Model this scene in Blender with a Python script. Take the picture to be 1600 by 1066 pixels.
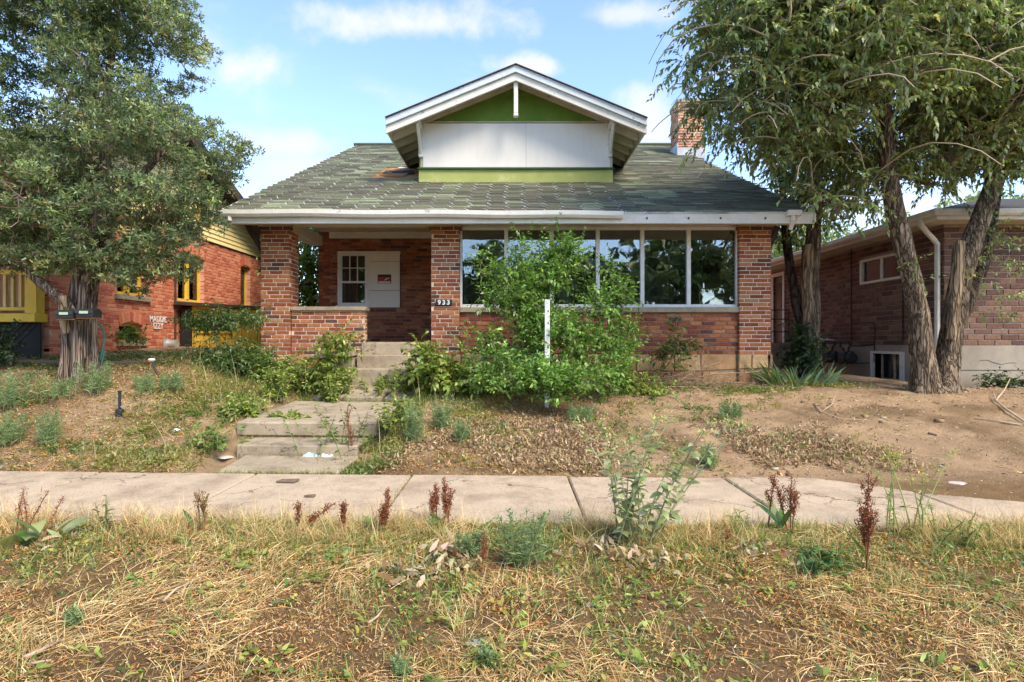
import bpy, math, random
import numpy as np
from mathutils import Matrix, Vector
R = math.radians
for o in list(bpy.data.objects): bpy.data.objects.remove(o)
SC = bpy.context.scene
COL = SC.collection
rng = np.random.default_rng(11)
random.seed(5)

# ------------------------------------------------------------------ camera
EYE = 1.35; F = 900.0
cam = bpy.data.cameras.new('camera'); cam.lens = 20.25; cam.sensor_width = 36
cam.clip_start = 0.05; cam.clip_end = 3000
camo = bpy.data.objects.new('camera', cam); COL.objects.link(camo)
camo.location = (0, 0, EYE); camo.rotation_euler = (R(90), 0, 0)
SC.camera = camo

# ------------------------------------------------------------------ light
SUN_EL, SUN_AZ = 48, 136           # azimuth clockwise from +Y: behind the camera, to the right
sun = bpy.data.lights.new('sun', 'SUN'); sun.energy = 1.9; sun.angle = R(26); sun.color = (1.0, .88, .70)
suno = bpy.data.objects.new('sun', sun); COL.objects.link(suno)
d = Vector((math.sin(R(SUN_AZ))*math.cos(R(SUN_EL)), math.cos(R(SUN_AZ))*math.cos(R(SUN_EL)), math.sin(R(SUN_EL))))
suno.rotation_euler = d.to_track_quat('Z', 'Y').to_euler(); suno.location = d*60
W = bpy.data.worlds.new('World'); SC.world = W; W.use_nodes = True
SC.view_settings.view_transform = 'Standard'; SC.view_settings.look = 'None'
SC.view_settings.exposure = 1.7; SC.view_settings.gamma = 1; SC.view_settings.use_curve_mapping = False
def build_world():
    nt = W.node_tree; N = nt.nodes; L = nt.links
    for n in list(N): N.remove(n)
    out = N.new('ShaderNodeOutputWorld'); bg = N.new('ShaderNodeBackground'); bg.inputs[1].default_value = 0.14
    sky = N.new('ShaderNodeTexSky'); sky.sky_type = 'NISHITA'; sky.sun_disc = False
    sky.sun_elevation = R(SUN_EL); sky.sun_rotation = R(SUN_AZ); sky.altitude = 1600; sky.air_density = 1.0; sky.dust_density = 1.6; sky.ozone_density = 1.2
    tc = N.new('ShaderNodeTexCoord')
    def math_(op, a, b=None, c=None, clamp=False):
        m = N.new('ShaderNodeMath'); m.operation = op; m.use_clamp = clamp
        for i, v in enumerate((a, b, c)):
            if v is None: continue
            if isinstance(v, (int, float)): m.inputs[i].default_value = v
            else: L.new(v, m.inputs[i])
        return m.outputs[0]
    sep = N.new('ShaderNodeSeparateXYZ'); L.new(tc.outputs['Generated'], sep.inputs[0])
    up = math_('ADD', sep.outputs[2], 0.22)
    ux = math_('DIVIDE', sep.outputs[0], up); uy = math_('DIVIDE', sep.outputs[1], up)
    cmb = N.new('ShaderNodeCombineXYZ'); L.new(ux, cmb.inputs[0]); L.new(uy, cmb.inputs[1])
    nz = N.new('ShaderNodeTexNoise'); nz.inputs['Scale'].default_value = 2.6; nz.inputs['Detail'].default_value = 9; nz.inputs['Roughness'].default_value = .58
    nz.inputs['Distortion'].default_value = .35
    L.new(cmb.outputs[0], nz.inputs['Vector'])
    n2 = N.new('ShaderNodeTexNoise'); n2.inputs['Scale'].default_value = 7.5; n2.inputs['Detail'].default_value = 7; n2.inputs['Roughness'].default_value = .6
    L.new(tc.outputs['Generated'], n2.inputs['Vector'])
    # scattered thin cloud all over the sky
    gen = N.new('ShaderNodeMapRange'); gen.interpolation_type = 'SMOOTHSTEP'
    gen.inputs[1].default_value = .52; gen.inputs[2].default_value = .78; gen.inputs[3].default_value = 0; gen.inputs[4].default_value = .75
    L.new(nz.outputs[0], gen.inputs[0]); tot = gen.outputs[0]
    # single cumulus clouds seen over the roof
    for (px, py, rx, rz, a) in ((375,108,85,42,1.0),(640,38,190,38,.85),(985,22,110,26,.7),(822,104,85,24,.9),(455,222,110,34,.75),(1015,190,70,60,.8),(500,268,160,40,.55),(290,60,60,40,.7),(1500,60,200,90,.8),(1350,330,300,60,.7),(130,200,160,80,.6)):
        v = Vector(((px-800)/900, 1, (533-py)/900))
        q = N.new('ShaderNodeMath'); q.operation = 'DIVIDE'; L.new(sep.outputs[0], q.inputs[0])
        yy = math_('MAXIMUM', sep.outputs[1], .02); L.new(yy, q.inputs[1])
        q2 = math_('DIVIDE', sep.outputs[2], yy)
        dx = math_('MULTIPLY', math_('SUBTRACT', q.outputs[0], v.x), 900/rx); dz = math_('MULTIPLY', math_('SUBTRACT', q2, v.z), 900/rz)
        r2 = math_('ADD', math_('MULTIPLY', dx, dx), math_('MULTIPLY', dz, dz))
        e = math_('SUBTRACT', 1.15, math_('SQRT', r2))
        e = math_('ADD', e, math_('MULTIPLY', math_('SUBTRACT', n2.outputs[0], .5), 3.2))
        mr = N.new('ShaderNodeMapRange'); mr.interpolation_type = 'SMOOTHSTEP'; mr.inputs[1].default_value = .15; mr.inputs[2].default_value = 1.15
        mr.inputs[3].default_value = 0; mr.inputs[4].default_value = a; L.new(e, mr.inputs[0])
        tot = math_('MAXIMUM', tot, mr.outputs[0])
    mix = N.new('ShaderNodeMixRGB'); L.new(tot, mix.inputs[0]); L.new(sky.outputs[0], mix.inputs[1]); mix.inputs[2].default_value = (2.35, 2.37, 2.4, 1)
    L.new(mix.outputs[0], bg.inputs[0]); L.new(bg.outputs[0], out.inputs[0])
build_world()

# ------------------------------------------------------------------ helpers
WORLD = {}
def link(o, parent=None):
    COL.objects.link(o)
    if parent is not None:
        o.parent = parent
        if parent.name in WORLD: o.matrix_parent_inverse = Matrix.Translation(-WORLD[parent.name])
    return o
def tag(o, label=None, cat=None, group=None, kind=None):
    if label: o['label'] = label
    if cat: o['category'] = cat
    if group: o['group'] = group
    if kind: o['kind'] = kind
    return o
def thing(name, loc, label, cat, group=None):
    o = bpy.data.objects.new(name, None); o.empty_display_size = .1
    COL.objects.link(o); o.location = loc; WORLD[o.name] = Vector(loc)
    return tag(o, label, cat, group)

def hash2(ix, iy, s):
    h = (ix.astype(np.int64)*374761393 + iy.astype(np.int64)*668265263 + s*974711) & 0xffffffff
    h = ((h ^ (h >> 13))*1274126177) & 0xffffffff
    h = h ^ (h >> 16)
    return (h & 0xffff)/65535.0
def vnoise(x, y, s=0):
    x = np.asarray(x, float); y = np.asarray(y, float)
    ix = np.floor(x); iy = np.floor(y); fx = x-ix; fy = y-iy
    fx = fx*fx*(3-2*fx); fy = fy*fy*(3-2*fy)
    a = hash2(ix, iy, s); b = hash2(ix+1, iy, s); c = hash2(ix, iy+1, s); e = hash2(ix+1, iy+1, s)
    return (a*(1-fx)+b*fx)*(1-fy)+(c*(1-fx)+e*fx)*fy
def fbm(x, y, s=0, o=4):
    t = 0; a = .5; n = 0
    for k in range(o):
        t = t + a*vnoise(x*2**k, y*2**k, s+k); n += a; a *= .5
    return t/n
def sm(t):
    t = np.clip(t, 0, 1); return t*t*(3-2*t)

WALK_Y0, WALK_Y1 = 4.22, 5.70
def slab_z(x): return 0.02-.008*np.asarray(x, float)
def terrain(x, y, fine=True):
    x = np.asarray(x, float); y = np.asarray(y, float)
    z = np.interp(y, [-400,-9.2,-9.1,-8.9,-1.0,-.98,1.6,3.0,4.05,4.2,4.3,5.62,5.72,5.82,6.3,6.9,7.6,8.6,9.6,12,400],
                     [-.1,-.1,-.06,-.22,-.22,-.04,0,.02,.02,.005,-.07,-.07,-.01,.055,.17,.32,.46,.6,.7,.76,.8])
    far = sm((y-40)/100); z = z-.008*np.clip(x, -14, 14)*(1-far)
    z = z+.42*sm((-x-3.4)/1.8)*sm((y-6.0)/1.9)
    z = z-.16*sm((x-6.4)/1.5)*sm((y-8.9)/1.3)
    wk = sm((x+3.45)/.25)*sm((-1.3-x)/.25)*sm((y-5.6)/.15)*sm((9.3-y)/.2)
    cut = np.interp(y, [5.7,6.38,6.45,6.86,6.92,8.25,8.4,8.75,9.3], [-.03,.0,.08,.12,.25,.39,.51,.665,.72])
    z = z+(np.minimum(z, cut)-z)*wk
    # soil washed over the pavement on the right
    ye = 5.75-.95*sm((x-2.5)/2.2)+.12*(vnoise(x*2.2, x*0, 3)-.5)
    wash = slab_z(x)+.002+.05*np.clip((y-ye)/.6, -1, 1)
    z = np.where((y > 4.6) & (y < 5.95) & (x > 2.2), np.maximum(z, wash), z)
    if fine:
        onwalk = ((y > 4.24) & (y < 5.66) & (x < 2.3))
        n = .07*(fbm(x*.8, y*.8, 5)-.5)+.03*(fbm(x*4, y*4, 9, 3)-.5)+.012*(vnoise(x*17, y*17, 2)-.5)
        lim = sm(np.abs(y-4.95)/.9-.7)
        n = n+(.05*(fbm(x*2.2, y*3.4, 15, 4)-.5)+.022*np.abs(fbm(x*7, y*9, 17, 3)-.5))*sm((x-.2)/1.5)*sm((y-5.8)/.5)
        z = z+np.where(onwalk, 0, n*np.where((y > 4.2) & (y < 5.75), .3, .4+.6*lim))
    return z
def tz(x, y): return float(terrain(np.array([x]), np.array([y]))[0])
def gx(px, Y): return (px-800)/F*Y
def gz(py, Y): return EYE-(py-533)/F*Y
_ys = np.linspace(2.0, 14, 1500)
def hit(px, py):
    zt = terrain(gx(px, _ys), _ys, False); zr = EYE-(py-533)/F*_ys
    k = np.argmax(zt >= zr); Y = float(_ys[k]); X = gx(px, Y)
    return X, Y, tz(X, Y)

# ------------------------------------------------------------------ materials
MATS = {}
def new_mat(name):
    m = bpy.data.materials.new(name); m.use_nodes = True
    nt = m.node_tree
    for n in list(nt.nodes): nt.nodes.remove(n)
    out = nt.nodes.new('ShaderNodeOutputMaterial'); b = nt.nodes.new('ShaderNodeBsdfPrincipled')
    nt.links.new(b.outputs[0], out.inputs[0])
    return m, nt, b, out
def noise_node(nt, scale, detail=4, vec=None, rough=.6):
    n = nt.nodes.new('ShaderNodeTexNoise'); n.inputs['Scale'].default_value = scale; n.inputs['Detail'].default_value = detail
    n.inputs['Roughness'].default_value = rough
    if vec is not None: nt.links.new(vec, n.inputs['Vector'])
    return n
def ramp(nt, fac, stops, mode='LINEAR'):
    r = nt.nodes.new('ShaderNodeValToRGB'); r.color_ramp.interpolation = mode
    el = r.color_ramp.elements
    while len(el) < len(stops): el.new(.5)
    for e, (p, c) in zip(el, stops): e.position = p; e.color = (*c, 1) if len(c) == 3 else c
    nt.links.new(fac, r.inputs[0]); return r
def coords(nt, stretch=None):
    tc = nt.nodes.new('ShaderNodeTexCoord')
    mp = nt.nodes.new('ShaderNodeMapping'); nt.links.new(tc.outputs['Object'], mp.inputs[0])
    if stretch: mp.inputs['Scale'].default_value = stretch
    return mp.outputs[0]
def plain(name, c1, c2=None, scale=6, rough=.75, bump=.2, bscale=60, stain=None, sscale=2.0, sthr=(.55,.7), metal=0, stretch=None, spec=.3, crack=0):
    """two-tone noise colour, optional worn patches, fine relief"""
    if name in MATS: return MATS[name]
    m, nt, b, out = new_mat(name); v = coords(nt, stretch)
    c2 = c2 or tuple(x*.75 for x in c1)
    n = noise_node(nt, scale, 6, v); r = ramp(nt, n.outputs[0], [(.35, c2), (.65, c1)])
    col = r.outputs[0]
    if stain:
        n3 = noise_node(nt, sscale, 8, v, .7); r3 = ramp(nt, n3.outputs[0], [(sthr[0], (0,0,0)), (sthr[1], (1,1,1))])
        mx = nt.nodes.new('ShaderNodeMixRGB'); nt.links.new(r3.outputs[0], mx.inputs[0]); nt.links.new(col, mx.inputs[1]); mx.inputs[2].default_value = (*stain, 1); col = mx.outputs[0]
    if crack:
        wn = noise_node(nt, 2.5, 6, v); sc = nt.nodes.new('ShaderNodeVectorMath'); sc.operation = 'SCALE'; sc.inputs['Scale'].default_value = .5; nt.links.new(wn.outputs[1], sc.inputs[0])
        ad = nt.nodes.new('ShaderNodeVectorMath'); ad.operation = 'ADD'; nt.links.new(v, ad.inputs[0]); nt.links.new(sc.outputs[0], ad.inputs[1])
        vo = nt.nodes.new('ShaderNodeTexVoronoi'); vo.feature = 'DISTANCE_TO_EDGE'; vo.inputs['Scale'].default_value = crack; nt.links.new(ad.outputs[0], vo.inputs['Vector'])
        cr = ramp(nt, vo.outputs[0], [(.0, (.22,.2,.18)), (.008, (1,1,1))]); mk = noise_node(nt, .9, 2, v); mr = ramp(nt, mk.outputs[0], [(.47, (0,0,0)), (.53, (1,1,1))])
        mx = nt.nodes.new('ShaderNodeMixRGB'); mx.blend_type = 'MULTIPLY'; nt.links.new(mr.outputs[0], mx.inputs[0]); nt.links.new(col, mx.inputs[1]); nt.links.new(cr.outputs[0], mx.inputs[2]); col = mx.outputs[0]
        sp = noise_node(nt, 75, 3, v); sr = ramp(nt, sp.outputs[0], [(.36, (.55,.5,.44)), (.43, (1,1,1))]); m3 = nt.nodes.new('ShaderNodeMixRGB'); m3.blend_type = 'MULTIPLY'; m3.inputs[0].default_value = .8
        nt.links.new(col, m3.inputs[1]); nt.links.new(sr.outputs[0], m3.inputs[2]); col = m3.outputs[0]
    nt.links.new(col, b.inputs['Base Color']); b.inputs['Roughness'].default_value = rough; b.inputs['Metallic'].default_value = metal
    b.inputs['Specular IOR Level'].default_value = spec
    if bump:
        n2 = noise_node(nt, bscale, 4, v); bp = nt.nodes.new('ShaderNodeBump'); bp.inputs['Strength'].default_value = bump; bp.inputs['Distance'].default_value = .01
        nt.links.new(n2.outputs[0], bp.inputs['Height']); nt.links.new(bp.outputs[0], b.inputs['Normal'])
    MATS[name] = m; return m
def pieces(name, stops, single, rough=.85, nscale=25, bump=.5, stain=None):
    mixf = .3 if name == 'painted_brick' else .75
    """material of many alike pieces: each piece takes its own colour off the ramp"""
    key = name+('_single' if single else '_joined')
    if key in MATS: return MATS[key]
    m, nt, b, out = new_mat(key); 
    if single: fac = nt.nodes.new('ShaderNodeObjectInfo').outputs['Random']
    else: fac = nt.nodes.new('ShaderNodeNewGeometry').outputs['Random Per Island']
    r = ramp(nt, fac, stops, 'CONSTANT')
    geo = nt.nodes.new('ShaderNodeNewGeometry').outputs['Position']
    n = noise_node(nt, nscale, 6, geo)
    mx = nt.nodes.new('ShaderNodeMixRGB'); mx.blend_type = 'OVERLAY'; mx.inputs[0].default_value = mixf
    nt.links.new(r.outputs[0], mx.inputs[1]); nt.links.new(n.outputs[0], mx.inputs[2]); col = mx.outputs[0]
    if stain:
        n3 = noise_node(nt, 2.2, 8, geo, .7); r3 = ramp(nt, n3.outputs[0], [(.5, (0,0,0)), (.72, (1,1,1))])
        m2 = nt.nodes.new('ShaderNodeMixRGB'); nt.links.new(r3.outputs[0], m2.inputs[0]); nt.links.new(col, m2.inputs[1]); m2.inputs[2].default_value = (*stain, 1); col = m2.outputs[0]
    nt.links.new(col, b.inputs['Base Color']); b.inputs['Roughness'].default_value = rough; b.inputs['Specular IOR Level'].default_value = .25
    bp = nt.nodes.new('ShaderNodeBump'); bp.inputs['Strength'].default_value = bump; bp.inputs['Distance'].default_value = .006
    n2 = noise_node(nt, 140, 4, geo); nt.links.new(n2.outputs[0], bp.inputs['Height']); nt.links.new(bp.outputs[0], b.inputs['Normal'])
    MATS[key] = m; return m
def leafmat(name='leaf', trans=.3, rough=.5, spec=.35):
    if name in MATS: return MATS[name]
    m, nt, b, out = new_mat(name)
    a = nt.nodes.new('ShaderNodeAttribute'); a.attribute_name = 'Col'
    nt.links.new(a.outputs[0], b.inputs['Base Color']); b.inputs['Roughness'].default_value = rough; b.inputs['Specular IOR Level'].default_value = spec
    if trans:
        t = nt.nodes.new('ShaderNodeBsdfTranslucent'); mx = nt.nodes.new('ShaderNodeMixShader'); mx.inputs[0].default_value = trans
        br = nt.nodes.new('ShaderNodeMixRGB'); br.blend_type = 'MULTIPLY'; br.inputs[0].default_value = 1; br.inputs[2].default_value = (1.25,1.35,.7,1)
        nt.links.new(a.outputs[0], br.inputs[1]); nt.links.new(br.outputs[0], t.inputs[0])
        nt.links.new(b.outputs[0], mx.inputs[1]); nt.links.new(t.outputs[0], mx.inputs[2]); nt.links.new(mx.outputs[0], out.inputs[0])
    MATS[name] = m; return m
def glassmat(name='window_glass', refl=.3, tint=(.75,.8,.8)):
    if name in MATS: return MATS[name]
    m, nt, b, out = new_mat(name); nt.nodes.remove(b)
    tr = nt.nodes.new('ShaderNodeBsdfTransparent'); tr.inputs[0].default_value = (*tint, 1)
    gl = nt.nodes.new('ShaderNodeBsdfGlossy'); gl.inputs['Roughness'].default_value = .012; gl.inputs[0].default_value = (.95,.97,1,1)
    v = coords(nt); n = noise_node(nt, 1.4, 2, v); bp = nt.nodes.new('ShaderNodeBump'); bp.inputs['Strength'].default_value = .10; bp.inputs['Distance'].default_value = .06
    nt.links.new(n.outputs[0], bp.inputs['Height']); nt.links.new(bp.outputs[0], gl.inputs['Normal'])
    fr = nt.nodes.new('ShaderNodeFresnel'); fr.inputs[0].default_value = 1.5
    ad = nt.nodes.new('ShaderNodeMath'); ad.operation = 'ADD'; ad.use_clamp = True; ad.inputs[1].default_value = refl; nt.links.new(fr.outputs[0], ad.inputs[0])
    mx = nt.nodes.new('ShaderNodeMixShader'); nt.links.new(ad.outputs[0], mx.inputs[0]); nt.links.new(tr.outputs[0], mx.inputs[1]); nt.links.new(gl.outputs[0], mx.inputs[2])
    nt.links.new(mx.outputs[0], out.inputs[0]); MATS[name] = m; return m
def barkmat(name, c1, c2, c3, scale=9, stretch=(1,1,.22)):
    if name in MATS: return MATS[name]
    m, nt, b, out = new_mat(name); v = coords(nt, stretch)
    n = noise_node(nt, scale*2, 8, v, .7); r = ramp(nt, n.outputs[0], [(.3, c1), (.5, c2), (.68, c3)])
    vo = nt.nodes.new('ShaderNodeTexVoronoi'); vo.feature = 'DISTANCE_TO_EDGE'; vo.inputs['Scale'].default_value = scale; 
    wn = noise_node(nt, 6, 3, v); ad = nt.nodes.new('ShaderNodeVectorMath'); ad.operation = 'ADD'; sc = nt.nodes.new('ShaderNodeVectorMath'); sc.operation = 'SCALE'; sc.inputs['Scale'].default_value = .45
    nt.links.new(wn.outputs[1], sc.inputs[0]); nt.links.new(v, ad.inputs[0]); nt.links.new(sc.outputs[0], ad.inputs[1]); nt.links.new(ad.outputs[0], vo.inputs['Vector'])
    cr = ramp(nt, vo.outputs[0], [(0, (.2,.2,.2)), (.16, (1,1,1))])
    mx = nt.nodes.new('ShaderNodeMixRGB'); mx.blend_type = 'MULTIPLY'; mx.inputs[0].default_value = .85; nt.links.new(r.outputs[0], mx.inputs[1]); nt.links.new(cr.outputs[0], mx.inputs[2])
    nt.links.new(mx.outputs[0], b.inputs['Base Color']); b.inputs['Roughness'].default_value = .95; b.inputs['Specular IOR Level'].default_value = .1
    bp = nt.nodes.new('ShaderNodeBump'); bp.inputs['Strength'].default_value = 1; bp.inputs['Distance'].default_value = .03
    nt.links.new(cr.outputs[0], bp.inputs['Height']); nt.links.new(bp.outputs[0], b.inputs['Normal'])
    MATS[name] = m; return m

WHITE = plain('worn_white_paint', (.72,.69,.62), (.62,.59,.52), 5, .6, .25, 90, stain=(.36,.3,.22), sscale=5, sthr=(.62,.72))
CREAM = plain('cream_paint', (.62,.55,.42), (.5,.43,.32), 4, .65, .3, 70, stain=(.3,.22,.14), sscale=6, sthr=(.6,.7))
FRAMEW = plain('window_white', (.75,.74,.7), (.66,.64,.6), 9, .55, .1)
CONC = plain('concrete', (.42,.34,.24), (.33,.265,.185), 5, .92, .8, 150, stain=(.2,.155,.10), sscale=3.2, sthr=(.5,.72), crack=1.3)
WALKC = plain('pavement_concrete', (.53,.415,.295), (.46,.355,.25), 2.2, .92, .6, 220, stain=(.27,.2,.135), sscale=1.9, sthr=(.46,.72), crack=.75)
MORTAR = plain('mortar', (.72,.58,.43), (.6,.48,.35), 8, .95, .6, 120)
MORTARD = plain('mortar_dark', (.30,.23,.18), (.22,.17,.13), 8, .95, .6, 120)
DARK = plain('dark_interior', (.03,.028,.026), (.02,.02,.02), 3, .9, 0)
BLACK = plain('black_metal', (.02,.02,.022), (.03,.03,.03), 9, .45, .1)
YELLOW = plain('yellow_paint', (.72,.47,.06), (.6,.38,.04), 5, .6, .25, stain=(.35,.24,.08), sthr=(.62,.75))
PALEY = plain('pale_yellow_siding', (.86,.69,.31), (.78,.61,.26), 4, .65, .2)
BROWN = plain('brown_trim', (.07,.045,.03), (.045,.03,.02), 5, .7, .2)
GREEN = plain('green_stucco', (.16,.27,.045), (.125,.22,.035), 3, .9, .9, 150, stain=(.23,.32,.09), sthr=(.5,.75))
PALEG = plain('pale_green_stucco', (.43,.46,.15), (.36,.39,.12), 3, .9, .8, 150, stain=(.55,.52,.28), sscale=3)
PANEL = plain('weathered_white_panel', (.78,.74,.67), (.73,.69,.62), 2, .8, .25, 130, stain=(.68,.64,.57), sscale=3.2, sthr=(.5,.85), stretch=(1.6,1,.28))
BRICKS = [(0,(.31,.095,.042)),(.2,(.38,.135,.055)),(.38,(.24,.066,.036)),(.56,(.42,.17,.072)),(.68,(.19,.056,.036)),(.80,(.31,.115,.056)),(.91,(.10,.052,.042)),(.96,(.36,.19,.10))]
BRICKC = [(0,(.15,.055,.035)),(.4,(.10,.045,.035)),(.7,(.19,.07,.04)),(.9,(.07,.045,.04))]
BRICKL = [(0,(.52,.16,.08)),(.2,(.57,.20,.105)),(.45,(.46,.13,.07)),(.65,(.60,.24,.13)),(.85,(.42,.11,.065))]
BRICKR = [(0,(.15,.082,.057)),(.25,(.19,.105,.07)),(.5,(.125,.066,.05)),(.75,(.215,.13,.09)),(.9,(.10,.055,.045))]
SHING = [(0,(.118,.116,.078)),(.2,(.092,.092,.062)),(.42,(.138,.136,.092)),(.6,(.09,.08,.062)),(.76,(.152,.152,.102)),(.88,(.205,.225,.135)),(.94,(.12,.098,.076))]
STONES = [(0,(.46,.26,.12)),(.25,(.52,.33,.16)),(.5,(.40,.2,.10)),(.7,(.44,.32,.2)),(.85,(.30,.17,.10))]

# ------------------------------------------------------------------ mesh builder (quads/ngons, small counts)
class MB:
    def __init__(s): s.v = []; s.f = []
    def add(s, vs, fs):
        b = len(s.v); s.v += [tuple(p) for p in vs]; s.f += [tuple(i+b for i in f) for f in fs]
    def box(s, x0, x1, y0, y1, z0, z1):
        s.add([(x0,y0,z0),(x1,y0,z0),(x1,y1,z0),(x0,y1,z0),(x0,y0,z1),(x1,y0,z1),(x1,y1,z1),(x0,y1,z1)],
              [(0,3,2,1),(4,5,6,7),(0,1,5,4),(1,2,6,5),(2,3,7,6),(3,0,4,7)])
    def hexa(s, p):   # 8 points, bottom ring then top ring
        s.add(p, [(0,3,2,1),(4,5,6,7),(0,1,5,4),(1,2,6,5),(2,3,7,6),(3,0,4,7)])
    def bar(s, a, b, w, h, up=(0,0,1)):
        a = Vector(a); b = Vector(b); t = (b-a).normalized(); u = Vector(up); sd = t.cross(u)
        if sd.length < 1e-5: sd = t.cross(Vector((0,1,0)))
        sd.normalize(); u = sd.cross(t); sd *= w/2; u *= h/2
        s.hexa([a-sd-u, a+sd-u, b+sd-u, b-sd-u, a-sd+u, a+sd+u, b+sd+u, b-sd+u])
    def prism(s, poly, y0, y1):   # polygon in XZ (counter-clockwise seen from -Y) extruded along Y
        n = len(poly)
        s.add([(x,y0,z) for x, z in poly]+[(x,y1,z) for x, z in poly],
              [tuple(range(n)), tuple(range(2*n-1, n-1, -1))]+[((i+1) % n, i, n+i, n+(i+1) % n) for i in range(n)])
    def prismx(s, poly, x0, x1):  # polygon in YZ extruded along X
        n = len(poly)
        s.add([(x0,y,z) for y, z in poly]+[(x1,y,z) for y, z in poly],
              [tuple(range(n-1,-1,-1)), tuple(range(n, 2*n))]+[(i, (i+1) % n, n+(i+1) % n, n+i) for i in range(n)])
    def tube(s, pts, rad, n=8, cap=True):
        pts = [Vector(p) for p in pts]; rad = rad if hasattr(rad, '__len__') else [rad]*len(pts)
        vs = []; fs = []; ref = None
        for i, p in enumerate(pts):
            t = (pts[min(i+1, len(pts)-1)]-pts[max(i-1, 0)]).normalized()
            if ref is None: ref = t.orthogonal().normalized()
            a = (ref-t*ref.dot(t)).normalized(); ref = a; c = t.cross(a)
            for k in range(n):
                q = 2*math.pi*k/n; vs.append(p+(a*math.cos(q)+c*math.sin(q))*rad[i])
        for i in range(len(pts)-1):
            for k in range(n): fs.append((i*n+k, i*n+(k+1) % n, (i+1)*n+(k+1) % n, (i+1)*n+k))
        if cap: fs += [tuple(range(n-1,-1,-1)), tuple(range((len(pts)-1)*n, len(pts)*n))]
        s.add(vs, fs)
    def lathe(s, prof, c, axis='Z', n=16):
        vs = []; fs = []
        for r, h in prof:
            for k in range(n):
                q = 2*math.pi*k/n; a, b2 = r*math.cos(q), r*math.sin(q)
                vs.append((c[0]+a, c[1]+b2, c[2]+h) if axis == 'Z' else ((c[0]+a, c[1]+h, c[2]+b2) if axis == 'Y' else (c[0]+h, c[1]+a, c[2]+b2)))
        for i in range(len(prof)-1):
            for k in range(n): fs.append((i*n+k, i*n+(k+1) % n, (i+1)*n+(k+1) % n, (i+1)*n+k))
        fs += [tuple(range(n-1,-1,-1)), tuple(range((len(prof)-1)*n, len(prof)*n))]
        s.add(vs, fs)
    def mesh(s, name, mat, smooth=False):
        me = bpy.data.meshes.new(name); me.from_pydata(s.v, [], s.f); me.materials.append(mat)
        if smooth: me.polygons.foreach_set('use_smooth', [True]*len(me.polygons))
        me.update(); return me
    def build(s, name, mat, parent=None, bevel=0, smooth=False, kind=None):
        o = bpy.data.objects.new(name, s.mesh(name, mat, smooth)); link(o, parent)
        if bevel:
            b = o.modifiers.new('bevel', 'BEVEL'); b.width = bevel; b.segments = 1; b.limit_method = 'ANGLE'; b.angle_limit = R(40)
        if kind: o['kind'] = kind
        return o
def boxpart(name, mat, parent, *xyz, bevel=.004):
    m = MB(); m.box(*xyz); return m.build(name, mat, parent, bevel)

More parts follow.
